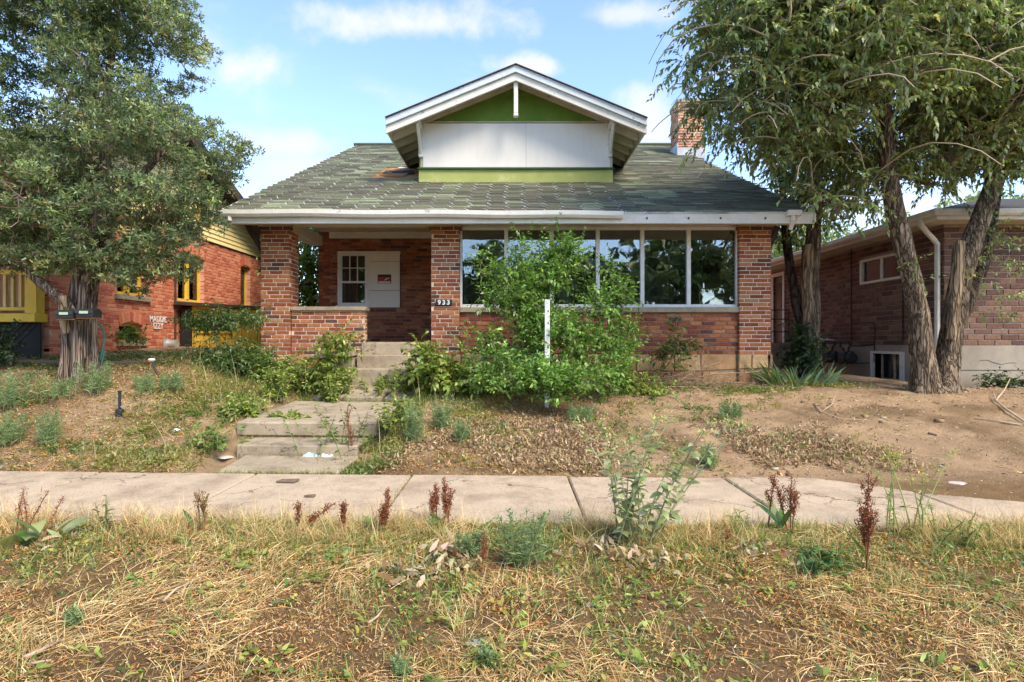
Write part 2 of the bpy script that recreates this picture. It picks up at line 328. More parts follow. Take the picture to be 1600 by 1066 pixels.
# ------------------------------------------------------------------ big quad meshes from numpy
class QM:
    def __init__(s): s.V = []; s.Q = []; s.C = []; s.n = 0
    def add(s, v, q, c):
        v = np.asarray(v, np.float32).reshape(-1, 3); c = np.asarray(c, np.float32).reshape(-1, 3)
        s.V.append(v); s.Q.append(np.asarray(q, np.int32).reshape(-1, 4)+s.n); s.C.append(c); s.n += len(v)
    def build(s, name, mat, parent=None, kind=None, smooth=False):
        V = np.concatenate(s.V); Q = np.concatenate(s.Q); C = np.concatenate(s.C)
        me = bpy.data.meshes.new(name); me.vertices.add(len(V)); me.vertices.foreach_set('co', V.ravel())
        me.loops.add(Q.size); me.loops.foreach_set('vertex_index', Q.ravel())
        me.polygons.add(len(Q)); me.polygons.foreach_set('loop_start', np.arange(0, Q.size, 4, dtype=np.int32))
        if smooth: me.polygons.foreach_set('use_smooth', np.ones(len(Q), bool))
        ca = me.color_attributes.new('Col', 'FLOAT_COLOR', 'POINT')
        ca.data.foreach_set('color', np.concatenate([np.clip(C, .004, .95), np.ones((len(C), 1), np.float32)], 1).ravel())
        me.materials.append(mat); me.update(calc_edges=True); me.validate()
        o = bpy.data.objects.new(name, me); link(o, parent)
        if kind: o['kind'] = kind
        return o
    def ribbons(s, P, head, pitch, bend, length, width, col, K=2, prof=None, roll=0.0):
        """N tapered ribbons: leaves, blades, stalks"""
        P = np.asarray(P, float).reshape(-1, 3); N = len(P)
        if N == 0: return
        bc = lambda a: np.broadcast_to(np.asarray(a, float), (N,))
        head, pitch, bend, length, width, roll = map(bc, (head, pitch, bend, length, width, roll))
        col = np.broadcast_to(np.asarray(col, float), (N, 3))
        prof = prof or ([.25, 1, .05] if K == 2 else [max(.06, 1-k/K*.95) for k in range(K+1)])
        pos = P.copy(); rows = []
        dr = np.stack([np.cos(pitch)*np.cos(head), np.cos(pitch)*np.sin(head), np.sin(pitch)], 1)
        sd = np.stack([-np.sin(head), np.cos(head), 0*head], 1); up = np.cross(dr, sd)
        sd = sd*np.cos(roll)[:, None]+up*np.sin(roll)[:, None]
        for k in range(K+1):
            w = (prof[k]*width/2)[:, None]
            rows += [pos-sd*w, pos+sd*w]
            p = pitch-bend*(k+.5)/K
            dr = np.stack([np.cos(p)*np.cos(head), np.cos(p)*np.sin(head), np.sin(p)], 1)
            pos = pos+dr*(length/K)[:, None]
        V = np.stack(rows, 1); nv = 2*(K+1)
        q = np.array([[2*k, 2*k+1, 2*k+3, 2*k+2] for k in range(K)])
        Q = (np.arange(N)*nv)[:, None, None]+q[None]
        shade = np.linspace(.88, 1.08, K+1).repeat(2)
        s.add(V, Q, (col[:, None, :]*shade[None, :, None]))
    def diamonds(s, P, head, pitch, length, width, col, droop=.25, roll=0.0):
        """N small leaves of one bent quad each"""
        P = np.asarray(P, float); N = len(P)
        if N == 0: return
        bc = lambda a: np.broadcast_to(np.asarray(a, float), (N,))
        head, pitch, length, width, roll = map(bc, (head, pitch, length, width, roll))
        dr = np.stack([np.cos(pitch)*np.cos(head), np.cos(pitch)*np.sin(head), np.sin(pitch)], 1)
        sd = np.stack([-np.sin(head), np.cos(head), 0*head], 1); up = np.cross(dr, sd)
        sd = sd*np.cos(roll)[:, None]+up*np.sin(roll)[:, None]; nn = np.cross(dr, sd)
        m = P+dr*(length*.45)[:, None]+nn*(width*.12)[:, None]; h = sd*(width/2)[:, None]
        tip = P+dr*length[:, None]-np.array([0,0,1.0])*(droop*length)[:, None]
        V = np.stack([P, m+h, tip, m-h], 1); Q = (np.arange(N)*4)[:, None]+np.arange(4)[None]
        s.add(V, Q, np.repeat(col, 4, 0))
    def tubes(s, paths, radii, col, n=5):
        """paths (N,K,3), radii (N,K)"""
        A = np.asarray(paths, float); N, K, _ = A.shape
        if N == 0: return
        T = np.gradient(A, axis=1); T /= np.linalg.norm(T, axis=2, keepdims=True)+1e-9
        ref = np.zeros_like(T); ref[..., 0] = .31; ref[..., 1] = .83; ref[..., 2] = .46
        a = np.cross(T, ref); a /= np.linalg.norm(a, axis=2, keepdims=True)+1e-9; b = np.cross(T, a)
        th = np.arange(n)*2*np.pi/n
        V = A[:, :, None, :]+radii[:, :, None, None]*(a[:, :, None, :]*np.cos(th)[None, None, :, None]+b[:, :, None, :]*np.sin(th)[None, None, :, None])
        q = np.array([[i*n+k, i*n+(k+1) % n, (i+1)*n+(k+1) % n, (i+1)*n+k] for i in range(K-1) for k in range(n)])
        Q = (np.arange(N)*K*n)[:, None, None]+q[None]
        col = np.broadcast_to(np.asarray(col, float), (N, 3))
        s.add(V, Q, np.repeat(col, K*n, 0))
def pick(pal, n, var=.18, r=rng):
    """n colours off a palette [(weight, (r,g,b))]"""
    w = np.array([p[0] for p in pal], float); c = np.array([p[1] for p in pal])
    k = r.choice(len(pal), n, p=w/w.sum())
    return c[k]*(1+var*r.normal(0, 1, (n, 1)))*(1+.06*r.normal(0, 1, (n, 3)))

# ------------------------------------------------------------------ bricks
_unit = {}
def unit_brick(mat, k):
    key = (mat.name, k)
    if key not in _unit:
        c = .012+.01*k; m = MB(); e = [(-.5,-.5),(.5,-.5),(.5,.5),(-.5,.5)]
        ch = (c*.45, c*1.4)
        j = random.Random(k)
        m.v = [(x, .5, z) for x, z in e]+[(x, -.42, z) for x, z in e]+[(x-math.copysign(ch[0]*(1+j.random()), x), -.5+.03*j.random(), z-math.copysign(ch[1]*(1+j.random()), z)) for x, z in e]
        m.f = [(0,1,5,4),(1,2,6,5),(2,3,7,6),(3,0,4,7),(4,5,9,8),(5,6,10,9),(6,7,11,10),(7,4,8,11),(8,9,10,11)]
        _unit[key] = m.mesh('brick', mat)
    return _unit[key]
def layout(L, H, bl, ch, mort, openings=(), off=0, header=0):
    out = []
    nc = int(round(H/ch)); ch = H/nc
    for c in range(nc):
        v0 = c*ch; v1 = v0+ch-mort
        iv = [(0, L)]
        for (a0, a1, b0, b1) in openings:
            if b1 > v0+.02 and b0 < v1-.02:
                iv = [q for (s0, s1) in iv for q in ((s0, min(s1, a0)), (max(s0, a1), s1)) if q[1]-q[0] > .02]
        st = -((c+off) % 2)*(bl/2)-.03*((c*7) % 3)
        u = st
        blc = bl/2 if header and (c % header == header-1) else bl
        while u < L:
            for s0, s1 in iv:
                a = max(u, s0); b = min(u+blc-mort, s1)
                if b-a > .035: out.append((a, b, v0, v1))
            u += blc
    return out
def lay(part, origin, u, n, L, H, stops, name, bl=.21, ch=.0677, mort=.014, depth=.09, proud=.005, openings=(), off=0, single=0, header=0, order=None, jitter=.003):
    """bricks on a wall face: origin = lower corner, u = unit vector along, n = outward normal"""
    o = Vector(origin); u = Vector(u); n = Vector(n); zz = Vector((0,0,1))
    items = layout(L, H, bl, ch, mort, openings, off, header)
    items = sorted(items, key=order) if order else items
    M1 = pieces(name, stops, True); M2 = pieces(name, stops, False)
    rot = Matrix((u, -n, zz)).transposed().to_4x4()
    jm = MB()
    for i, (a, b, v0, v1) in enumerate(items):
        c = o+u*((a+b)/2)+zz*((v0+v1)/2)+n*(proud-depth/2+random.uniform(-jitter, jitter))
        S = Matrix.Diagonal((b-a, depth, v1-v0, 1)); Mx = Matrix.Translation(c) @ rot @ Matrix.Rotation(random.uniform(-.006,.006), 4, 'Y') @ S
        if i < single:
            ob = bpy.data.objects.new('brick', unit_brick(M1, i % 5)); ob.matrix_basis = Mx; link(ob, part)
        else:
            me = unit_brick(M1, i % 5); bse = len(jm.v)
            jm.v += [tuple(Mx @ v.co) for v in me.vertices]; jm.f += [tuple(q+bse for q in p.vertices) for p in me.polygons]
    if jm.v:
        ob = jm.build('brickwork', M2, part); ob['kind'] = 'stuff'
    return len(items)
# ------------------------------------------------------------------ ground
def build_ground():
    xs = np.concatenate([[-400,-150,-60,-30,-20,-15], np.arange(-12, 12.01, .06), [15,20,30,60,150,400]])
    ys = np.concatenate([[-400,-150,-60,-30,-20,-12,-9.2,-9.1,-8.9,-5,-2,-1,-.98,-.5,0,.5,1.0,1.4], np.arange(1.7, 11.2, .055), [11.5,12,13,14,16,18,22,30,45,70,120,250,400]])
    X, Y = np.meshgrid(xs, ys); Z = terrain(X, Y)
    nx, ny = len(xs), len(ys)
    V = np.stack([X, Y, Z], 2).reshape(-1, 3)
    i = np.arange(nx-1)[None]+np.arange(ny-1)[:, None]*nx
    Q = np.stack([i, i+1, i+nx+1, i+nx], 2).reshape(-1, 4)
    x, y = X.ravel(), Y.ravel()
    soil = np.array([.40,.27,.16]); litter = np.array([.25,.155,.075]); damp = np.array([.17,.108,.055])
    dirt = sm((x-.6+.9*(fbm(x*.9, y*.9, 21)-.5)*2)/1.8)*sm((y-5.2)/.6)*sm((12-y)/.5)
    yd = sm((y-5.65)/.3)[:, None]; C = (litter[None]*(1-yd)+np.array([.36,.25,.15])[None]*yd)*(1-dirt[:, None])+soil[None]*dirt[:, None]
    f = fbm(x*1.6, y*2.2, 31)[:, None]; C = C+(damp-C)*sm((f-.5)*4)*.7
    C *= (.72+.56*fbm(x*9, y*9, 41, 3))[:, None]*(.82+.36*fbm(x*2.6, y*4.5, 43, 4))[:, None]
    q = QM(); q.add(V, Q, C)
    m, nt, b, out = new_mat('soil')
    a = nt.nodes.new('ShaderNodeAttribute'); a.attribute_name = 'Col'; v = coords(nt)
    n = noise_node(nt, 55, 10, v, .85); mx = nt.nodes.new('ShaderNodeMixRGB'); mx.blend_type = 'OVERLAY'; mx.inputs[0].default_value = .85
    nt.links.new(a.outputs[0], mx.inputs[1]); nt.links.new(n.outputs[0], mx.inputs[2])
    n2 = noise_node(nt, 150, 3, v); r = ramp(nt, n2.outputs[0], [(.62,(0,0,0)),(.7,(1,1,1))]); m2 = nt.nodes.new('ShaderNodeMixRGB'); m2.inputs[2].default_value = (.42,.34,.24,1)
    nt.links.new(r.outputs[0], m2.inputs[0]); nt.links.new(mx.outputs[0], m2.inputs[1])
    nt.links.new(m2.outputs[0], b.inputs['Base Color']); b.inputs['Roughness'].default_value = 1; b.inputs['Specular IOR Level'].default_value = .05
    bp = nt.nodes.new('ShaderNodeBump'); bp.inputs['Strength'].default_value = 1; bp.inputs['Distance'].default_value = .035
    n3 = noise_node(nt, 45, 10, v, .8); nt.links.new(n3.outputs[0], bp.inputs['Height']); nt.links.new(bp.outputs[0], b.inputs['Normal'])
    q.build('ground', m, kind='structure', smooth=True)
build_ground()

def build_pavement():
    base = MB(); base.box(-20, 20, WALK_Y0+.03, WALK_Y1-.03, -.3, -.145)
    sw = base.build('sidewalk', MORTARD); sw['kind'] = 'structure'
    joints = [-2.53+1.54*k for k in range(-6, 8)]
    for a, b in zip(joints[:-1], joints[1:]):
        m = MB(); g = .009; dz = random.uniform(-.004, .004); rx = random.uniform(-.004, .004)
        m.hexa([(a+g,WALK_Y0,-.14),(b-g,WALK_Y0,-.14),(b-g,WALK_Y1,-.14),(a+g,WALK_Y1,-.14),
                (a+g,WALK_Y0,float(slab_z(a))+dz),(b-g,WALK_Y0,float(slab_z(b))+dz),(b-g,WALK_Y1,float(slab_z(b))+dz+rx),(a+g,WALK_Y1,float(slab_z(a))+dz+rx)])
        m.build('slab', WALKC, sw, bevel=.012)
    r = MB(); r.box(-120, 120, -8.8, -1.15, -.5, -.2)
    road = r.build('road', plain('asphalt', (.06,.058,.055), (.045,.045,.044), 8, .9, .5, 200)); road['kind'] = 'structure'
    k = MB(); k.box(-120, 120, -1.14, -.96, -.5, -.05); kb = k.build('kerb', CONC, bevel=.02); kb['kind'] = 'structure'
build_pavement()

# ------------------------------------------------------------------ steps and front walk
def build_walk():
    t = thing('garden_steps', (-2.5, 6.7, .2), 'two worn concrete steps and cracked path climbing from the pavement to the porch', 'steps')
    def slab(name, pts, z0, th):
        m = MB(); m.hexa([(x,y,z-th) for x, y, z in pts]+[(x,y,z) for x, y, z in pts]); return m.build(name, CONC, t, bevel=.018)
    slab('step', [(-3.08,6.42,.195),(-1.72,6.40,.19),(-1.7,7.1,.2),(-3.08,7.1,.2)], 0, .19)
    slab('step', [(-3.30,6.88,.385),(-1.62,6.86,.375),(-1.55,8.25,.475),(-3.12,8.3,.49)], 0, .17)
    slab('path_slab', [(-2.9,8.36,.55),(-1.9,8.33,.54),(-1.75,8.66,.685),(-2.62,8.70,.70)], 0, .12)
    slab('path_slab', [(-1.86,8.34,.53),(-1.2,8.31,.53),(-1.15,8.70,.67),(-1.7,8.66,.68)], 0, .12)
    slab('path_slab', [(-2.55,8.78,.66),(-1.3,8.75,.65),(-1.25,9.0,.70),(-2.4,9.1,.71)], 0, .12)
    slab('landing', [(-2.95,5.76,.05),(-1.75,5.76,.045),(-1.7,6.40,.075),(-2.98,6.42,.08)], 0, .1)
build_walk()

# ------------------------------------------------------------------ the bungalow
YF = 9.6; YE = 9.0; YB = 11.7
RS = .469
def roof_z(y): return 3.38+(y-9.0)*RS
house = thing('brick_bungalow', (.06, 9.6, .7), 'abandoned red brick bungalow with boarded green dormer and sagging gutter behind the weedy yard', 'house')
BZ = 1.13      # top of the stone base
def stone_base(parent, x0, x1, y, z0, z1, depth=.3, bw=.42, name='foundation'):
    m = MB(); m.box(x0+.01, x1-.01, y+.015, y+depth, z0-.3, z1-.004); p = m.build(name, plain('stone_mortar', (.4,.3,.19), (.3,.22,.14), 6, .95, .6), parent)
    M1 = pieces('stone', STONES, True, .9, 9, .8)
    rows = max(1, int(round((z1-z0)/.24))); rh = (z1-z0)/rows
    for r in range(rows):
        x = x0-random.random()*bw*.4
        while x < x1-.04:
            w = bw*random.uniform(.6, 1.3); a = max(x, x0); b = min(x+w, x1)
            if b-a > .06:
                g = .008; za = z0+r*rh; zb = za+rh
                j = lambda: random.uniform(-.03, .03) if rows > 1 else random.uniform(-.012, .012)
                poly = [(a+g,za+g),((a+b)/2+j(),za+g+random.uniform(0,.02)),(b-g,za+g+max(0,j())),(b-g+min(0,j()*.3),(za+zb)/2),(b-g+min(0,j()),zb-g),((a+b)/2+j(),zb-g-random.uniform(0,.02)),(a+g+max(0,j()),zb-g),(a+g,(za+zb)/2)]
                s = MB(); s.prism(poly, y-random.uniform(0,.02), y+.06); s.build('stone', M1, p, bevel=.008)
            x += w
    return p
near = lambda it: -(it[2] > .3)
def pillar(x0, x1, z1, single):
    m = MB(); m.box(x0+.006, x1-.006, YF+.006, YF+.42, .5, z1); p = m.build('brick_pillar', MORTAR, house)
    L = x1-x0
    lay(p, (x0,YF,BZ), (1,0,0), (0,-1,0), L, z1-BZ-.14, BRICKS, 'brick', bl=L/2.2, off=random.randint(0,1), single=single, depth=.1)
    lay(p, (x1,YF+.1,BZ), (0,1,0), (1,0,0), .31, z1-BZ-.14, BRICKS, 'brick', off=1)
    lay(p, (x0,YF+.41,BZ), (0,-1,0), (-1,0,0), .31, z1-BZ-.14, BRICKS, 'brick', off=1)
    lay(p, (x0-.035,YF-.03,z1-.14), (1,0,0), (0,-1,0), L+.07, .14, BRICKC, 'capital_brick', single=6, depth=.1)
    m = MB(); m.box(x0-.033, x1+.033, YF-.025, YF+.44, z1-.138, z1-.002); m.build('capital', MORTAR, p)
    return p
pillar(-4.19, -3.71, 3.34, 62); pillar(-1.35, -.875, 3.34, 60); pillar(3.79, 4.32, 3.34, 66)
for a, b in ((-4.22,-3.68),(-1.37,-.85),(3.77,4.34)): stone_base(house, a, b, YF-.01, .62, BZ, .4, .32, 'pillar_base')
# porch parapet
m = MB(); m.box(-3.7, -2.49, YF+.07, YF+.3, .6, 1.86); par = m.build('porch_parapet', MORTAR, house)
lay(par, (-3.70,YF+.064,BZ), (1,0,0), (0,-1,0), 1.21, 1.855-BZ, BRICKS, 'brick', single=52)
lay(par, (-2.49,YF+.16,BZ), (0,1,0), (1,0,0), .14, 1.855-BZ, BRICKS, 'brick', bl=.14)
boxpart('coping', CONC, house, -3.7, -2.45, YF+.02, YF+.34, 1.857, 1.925, bevel=.01)
stone_base(house, -3.70, -2.45, YF+.05, .62, BZ, .3, .5)
# wall under the windows
m = MB(); m.box(-.87, 3.785, YF+.07, YF+.32, .6, 1.83); fw = m.build('front_wall', MORTARD, house)
lay(fw, (-.872,YF+.062,BZ), (1,0,0), (0,-1,0), 4.66, 1.825-BZ, BRICKS, 'brick', single=52, order=lambda it: -it[0])
stone_base(house, -.85, 3.77, YF+.045, .55, BZ, .3, .62)
boxpart('window_sill', CONC, house, -.872, 3.785, YF+.0, YF+.3, 1.828, 1.915, bevel=.008)
# ribbon of six tall windows
edges = [722,791,862,934,1003.5,1076,1150]
ex = [gx(e, YF+.12) for e in edges]; wz0, wz1 = 1.918, 3.27
ex[0] -= .03; ex[-1] += .03
for i in range(6):
    a, b = ex[i], ex[i+1]; f = MB(); w = .032
    y0, y1 = YF+.10, YF+.19
    f.box(a, a+w, y0, y1, wz0, wz1); f.box(b-w, b, y0, y1, wz0, wz1)
    f.box(a+w, b-w, y0+.003, y1-.003, wz0, wz0+.05); f.box(a+w, b-w, y0+.003, y1-.003, wz1-.045, wz1)
    wo = f.build('window', FRAMEW, house, bevel=.003)
    g = MB(); g.box(a+w, b-w, y0+.045, y0+.051, wz0+.05, wz1-.045); g.build('pane', glassmat('window_glass', .10), wo)
boxpart('window_header', CREAM, house, -.872, 3.785, YF+.07, YF+.3, 3.272, 3.42)
m = MB(); m.box(-.872, ex[0]-.004, YF+.09, YF+.2, 1.917, 3.27); m.box(ex[-1]+.004, 3.785, YF+.09, YF+.2, 1.917, 3.27); m.build('window_jamb', CREAM, house)
# sunroom shell
def shell():
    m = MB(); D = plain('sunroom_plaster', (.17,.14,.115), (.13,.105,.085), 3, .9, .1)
    m.box(-.8, 4.2, 12.6, 12.7, 1.25, 3.6)
    m.box(-.86, -.76, YF+.33, 12.6, 1.25, 3.6); m.box(4.12, 4.22, YF+.33, 12.6, 1.25, 3.6)
    m.box(-.75, 4.1, YF+.33, 12.59, 3.44, 3.58); m.box(-.75, 4.1, YF+.33, 12.59, 1.2, 1.3)
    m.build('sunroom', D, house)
    c = MB(); c.box(.95, 1.2, 11.8, 11.9, 1.31, 3.3); c.box(2.55, 2.62, 12.45, 12.57, 1.31, 3.3); c.build('door_casing', CREAM, house)
    p = MB(); p.box(2.62, 3.4, 12.5, 12.56, 1.31, 3.3); p.build('inner_door', plain('pale_door', (.4,.4,.38), None, 3, .7, .1), house)
shell()
# house body
def body():
    m = MB()
    zt = lambda y: roof_z(min(y, 34-y))-.12
    for x0, x1, ya in ((-3.93,-3.7,YB),(4.1,4.31,10.03)):
        m.prismx([(ya,.4),(24.9,.4),(24.9,zt(24.9)),(17,zt(17)),(ya,zt(ya))], x0, x1)
    m.box(-3.69, 4.09, 24.7, 24.9, .4, zt(24.9)); m.build('side_wall', plain('side_brick', (.24,.09,.05), (.16,.06,.04), 9, .9, .5), house)
body()
# porch
boxpart('porch_floor', CONC, house, -3.69, -.88, YF+.31, YB-.01, 1.0, 1.335)
wx0, wx1 = gx(528, YB), gx(626, YB); pz0, pz1 = gz(481, YB), gz(393, YB)
m = MB(); m.box(-3.92, wx0, YB+.012, YB+.2, 1.3, 3.56); m.box(wx1, -.87, YB+.012, YB+.2, 1.3, 3.56); m.box(wx0, wx1, YB+.012, YB+.2, 1.3, pz0); m.box(wx0, wx1, YB+.012, YB+.2, pz1, 3.56); bw = m.build('porch_wall', MORTARD, house)
lay(bw, (-3.92,YB,1.335), (1,0,0), (0,-1,0), 3.06, 2.1, BRICKS, 'brick', openings=[(wx0+3.92, wx1+3.92, pz0-1.335, pz1-1.335)], single=0)
boxpart('porch_ceiling', CREAM, house, -3.9, -.88, YF+.3, YB+.1, 3.565, 3.6)
boxpart('frieze', WHITE, house, -3.7, -.88, YB-.05, YB-.004, 3.43, 3.562)
m = MB(); m.box(-3.93, -3.7, YF+.43, 11.25, 3.21, 3.40); m.build('porch_beam', WHITE, house, bevel=.006)
m = MB(); m.box(-4.2, 4.33, YF+.05, YF+.40, 3.42, 3.56); m.box(-3.68, -1.39, YF+.06, YF+.30, 3.30, 3.417); m.build('header_beam', CREAM, house, bevel=.005)
# porch window: a six over one sash beside a boarded half
xm = gx(575, YB)
f = MB(); y0 = YB-.03; w = .05
f.box(wx0, wx1, y0, YB+.06, pz1-w, pz1); f.box(wx0, wx0+w, y0, YB+.06, pz0+.05, pz1-w-.001); f.box(xm-w/2, xm+w/2, y0, YB+.06, pz0+.05, pz1-w-.001); f.box(wx0-.03, xm+.03, y0-.03, YB+.06, pz0, pz0+.048)
pw = f.build('porch_window', FRAMEW, house, bevel=.003)
sx0, sx1 = wx0+w, xm-w/2; zm = gz(441, YB); y1 = y0+.02
f = MB(); s = .035
f.box(sx0, sx0+s, y1, y1+.03, pz0+.05, pz1-w); f.box(sx1-s, sx1, y1, y1+.03, pz0+.05, pz1-w); f.box(sx0+s, sx1-s, y1+.002, y1+.03, pz0+.05, pz0+.1); f.box(sx0+s, sx1-s, y1-.006, y1+.03, zm-.02, zm+.02); f.box(sx0+s, sx1-s, y1+.002, y1+.03, pz1-w-.04, pz1-w)
f.build('sash', FRAMEW, pw)
f = MB()
for k in (1, 2):
    x = sx0+s+(sx1-sx0-2*s)*k/3; f.box(x-.009, x+.009, y1+.006, y1+.024, zm+.02, pz1-w-.04)
zc = (zm+pz1-w)/2; f.box(sx0+s, sx1-s, y1+.008, y1+.022, zc-.009, zc+.009); f.build('muntin', FRAMEW, pw)
g = MB(); g.box(sx0+s, sx1-s, y1+.03, y1+.035, pz0+.1, pz1-w-.04); g.build('pane', glassmat('porch_glass', .03), pw)
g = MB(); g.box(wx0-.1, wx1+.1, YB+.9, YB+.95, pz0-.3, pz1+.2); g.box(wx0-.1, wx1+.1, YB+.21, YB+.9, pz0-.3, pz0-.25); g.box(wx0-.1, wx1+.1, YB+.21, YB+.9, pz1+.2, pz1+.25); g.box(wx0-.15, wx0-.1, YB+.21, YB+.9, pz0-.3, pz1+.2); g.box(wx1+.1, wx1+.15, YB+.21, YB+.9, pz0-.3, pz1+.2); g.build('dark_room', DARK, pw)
cm = MB()
for k in range(7):
    x = sx0+.06+k*.085; cm.tube([(x,YB+.1,pz0+.1),(x+.01,YB+.1,zm-.02)], .012, 6)
cm.build('curtain', plain('grey_curtain', (.10,.09,.085), None, 5, .9, .1), pw)
zs = [pz0, gz(454, YB), gz(409, YB), pz1-.045]
for a, b in zip(zs[:-1], zs[1:]):
    boxpart('boarding_plank', PANEL, pw, xm+w/2+.004, wx1-.006, YB-.045, YB-.03+random.uniform(0,.004), a+.003, b-.003, bevel=.003)

# porch steps
st = thing('porch_steps', (-1.9, 9.2, .7), 'three weathered concrete steps rising to the dark porch between weeds', 'steps')
for i, (yf, zt_, zb) in enumerate(((9.32,1.325,.9),(9.02,1.13,.75),(8.72,.93,.6))):
    boxpart('step', CONC, st, -2.44+.004*i, -1.36-.004*i, yf, (9.9,9.315,9.015)[i], zb-.25, zt_, bevel=.012)
m = MB(); m.hexa([(-3.05,8.98,.6),(-2.47,8.98,.6),(-2.47,9.6,.6),(-3.05,9.6,.6),(-3.05,8.98,1.06),(-2.47,8.98,1.1),(-2.47,9.6,1.12),(-3.05,9.6,1.09)]); m.build('cheek_wall', CONC, st, bevel=.02)
m = MB(); m.hexa([(-3.12,8.9,1.065),(-2.45,8.9,1.11),(-2.45,9.6,1.125),(-3.12,9.6,1.095),(-3.12,8.9,1.14),(-2.45,8.9,1.215),(-2.45,9.6,1.235),(-3.12,9.6,1.17)]); m.build('cheek_cap', CONC, st, bevel=.015)

# main roof
XL, XR = -4.66, 4.74
def build_roof():
    m = MB(); y1 = 17; z0 = roof_z(YE)-.0105; z1 = roof_z(y1)-.0105
    m.prismx([(YE,z0-.03),(y1,z1-.03),(25.2,z0-.2),(25.2,z0-.17),(y1,z1),(YE,z0)], XL+.05, XR-.05)
    roof = m.build('roof', plain('roof_underlay', (.60,.61,.58), (.42,.43,.41), 7, .9, .3, stain=(.2,.21,.18), sscale=1.6, sthr=(.46,.64)), house)
    m = MB()
    m.prismx([(YE+.04,z0-.052),(y1,z1-.052),(y1,z1-.034),(YE+.04,z0-.034)], XL+.03, XR-.03); m.build('roof_boards', CREAM, roof)
    for x in (XL-.012, XR-.01):
        m = MB(); m.prismx([(YE,z0-.16),(y1,z1-.16),(y1,z1-.022),(YE,z0-.022)], x, x+.022); m.build('rake_board', WHITE, roof)
    sl = math.atan(RS); cs, sn = math.cos(sl), math.sin(sl); e = .128; w = .305
    Ltot = (17-YE)/cs; rows = int(Ltot/e)
    M1 = pieces('shingle', SHING, True, .95, 30, .6, stain=(.125,.135,.07)); M2 = pieces('shingle', SHING, False, .95, 30, .6, stain=(.125,.135,.07))
    SHP = [(0,(.185,.205,.125)),(.35,(.23,.25,.155)),(.65,(.15,.165,.10)),(.85,(.25,.265,.175))]
    P1 = pieces('pale_shingle', SHP, True, .95, 30, .6); P2 = pieces('pale_shingle', SHP, False, .95, 30, .6)
    variants = {}
    def shingle_mesh(g, k, pale=False):
        key = (g, k, pale)
        if key not in variants:
            mm = MB(); h = w/2-g/2; j = .036; t = .004
            poly = [(-h+j,-.004),(h+j,-.004),(h+j,e*.42),(h-.005,e*.58),(h-.005,e+.02),(-h+.005,e+.02),(-h+.005,e*.58),(-h+j,e*.42)]
            if k % 3 == 1: poly[0] = (-h+j+.012, .004)
            if k % 3 == 2: poly[1] = (h+j-.01, .006)
            n = len(poly); lift = .004+.0015*k
            top = [(x, y, t+lift*(1-y/(e+.02))) for x, y in poly]; bot = [(x, y, -.001) for x, y in poly]
            mm.add(top+bot, [tuple(range(n))]+[(i, n+i, n+(i+1) % n, (i+1) % n) for i in range(n)])
            variants[key] = mm.mesh('shingle', P1 if pale else M1)
        return variants[key]
    base = Matrix(((1,0,0),(0,cs,-sn),(0,sn,cs))).to_4x4()
    jm = MB(); jp = MB(); cnt = 0
    for r in range(rows):
        s0 = r*e; off = (r % 2)*.055+((r//7) % 2)*.03
        x = XL+.0-off+w/2
        while x < XR+.05:
            yc = YE+s0*cs; zc = roof_z(yc)
            inside = -1.8 < x < 1.95 and 11.42 < yc < 15.4
            hole = ((x+2.45)/.5)**2+((yc-12.35)/.68)**2 < 1+.5*random.random()
            if not inside and not hole:
                gsel = .006 if x > 1.9+.6*random.random() else random.choice((.034,.034,.026,.018,.01))
                pale = float(vnoise(np.array([x*.8+3]), np.array([r*.33]), 91)[0]) > .80 or (((x+2.6)/.95)**2+((yc-12.4)/1.25)**2 < 1 and random.random() < .6)
                me = shingle_mesh(gsel, random.randint(0, 4), pale)
                Mx = Matrix.Translation((x, yc, zc-.010)) @ base @ Matrix.Rotation(random.gauss(0,.008), 4, 'Z') @ Matrix.Rotation(random.gauss(0,.006), 4, 'X')
                if x-w/2 < XL-.01 or x+w/2 > XR+.01:
                    Mx = Mx @ Matrix.Diagonal((.62,1,1,1)); Mx = Matrix.Translation((.06 if x < 0 else -.06, 0, 0)) @ Mx
                if cnt < 300:
                    ob = bpy.data.objects.new('shingle', me); ob.matrix_basis = Mx; link(ob, roof); cnt += 1
                else:
                    tg = jp if pale else jm; bse = len(tg.v); tg.v += [tuple(Mx @ v.co) for v in me.vertices]; tg.f += [tuple(q+bse for q in p.vertices) for p in me.polygons]
            x += w
    jm.build('shingle_courses', M2, roof, kind='stuff'); jp.build('pale_shingle_courses', P2, roof, kind='stuff')
    # torn patch of bare decking
    m = MB(); za, zb = roof_z(11.6)-.008, roof_z(13.05)-.008
    m.hexa([(-3.0,11.6,za-.01),(-1.9,11.6,za-.01),(-1.9,13.05,zb-.01),(-3.0,13.05,zb-.01),(-3.0,11.6,za),(-1.9,11.6,za),(-1.9,13.05,zb),(-3.0,13.05,zb)]); m.build('bare_decking', plain('torn_felt', (.46,.24,.09), (.17,.085,.04), 5, .95, .6, 60), roof)
    rot_ = plain('rotten_wood', (.42,.22,.09), (.2,.09,.04), 6, .95, .6, 60, stretch=(.4,3,3))
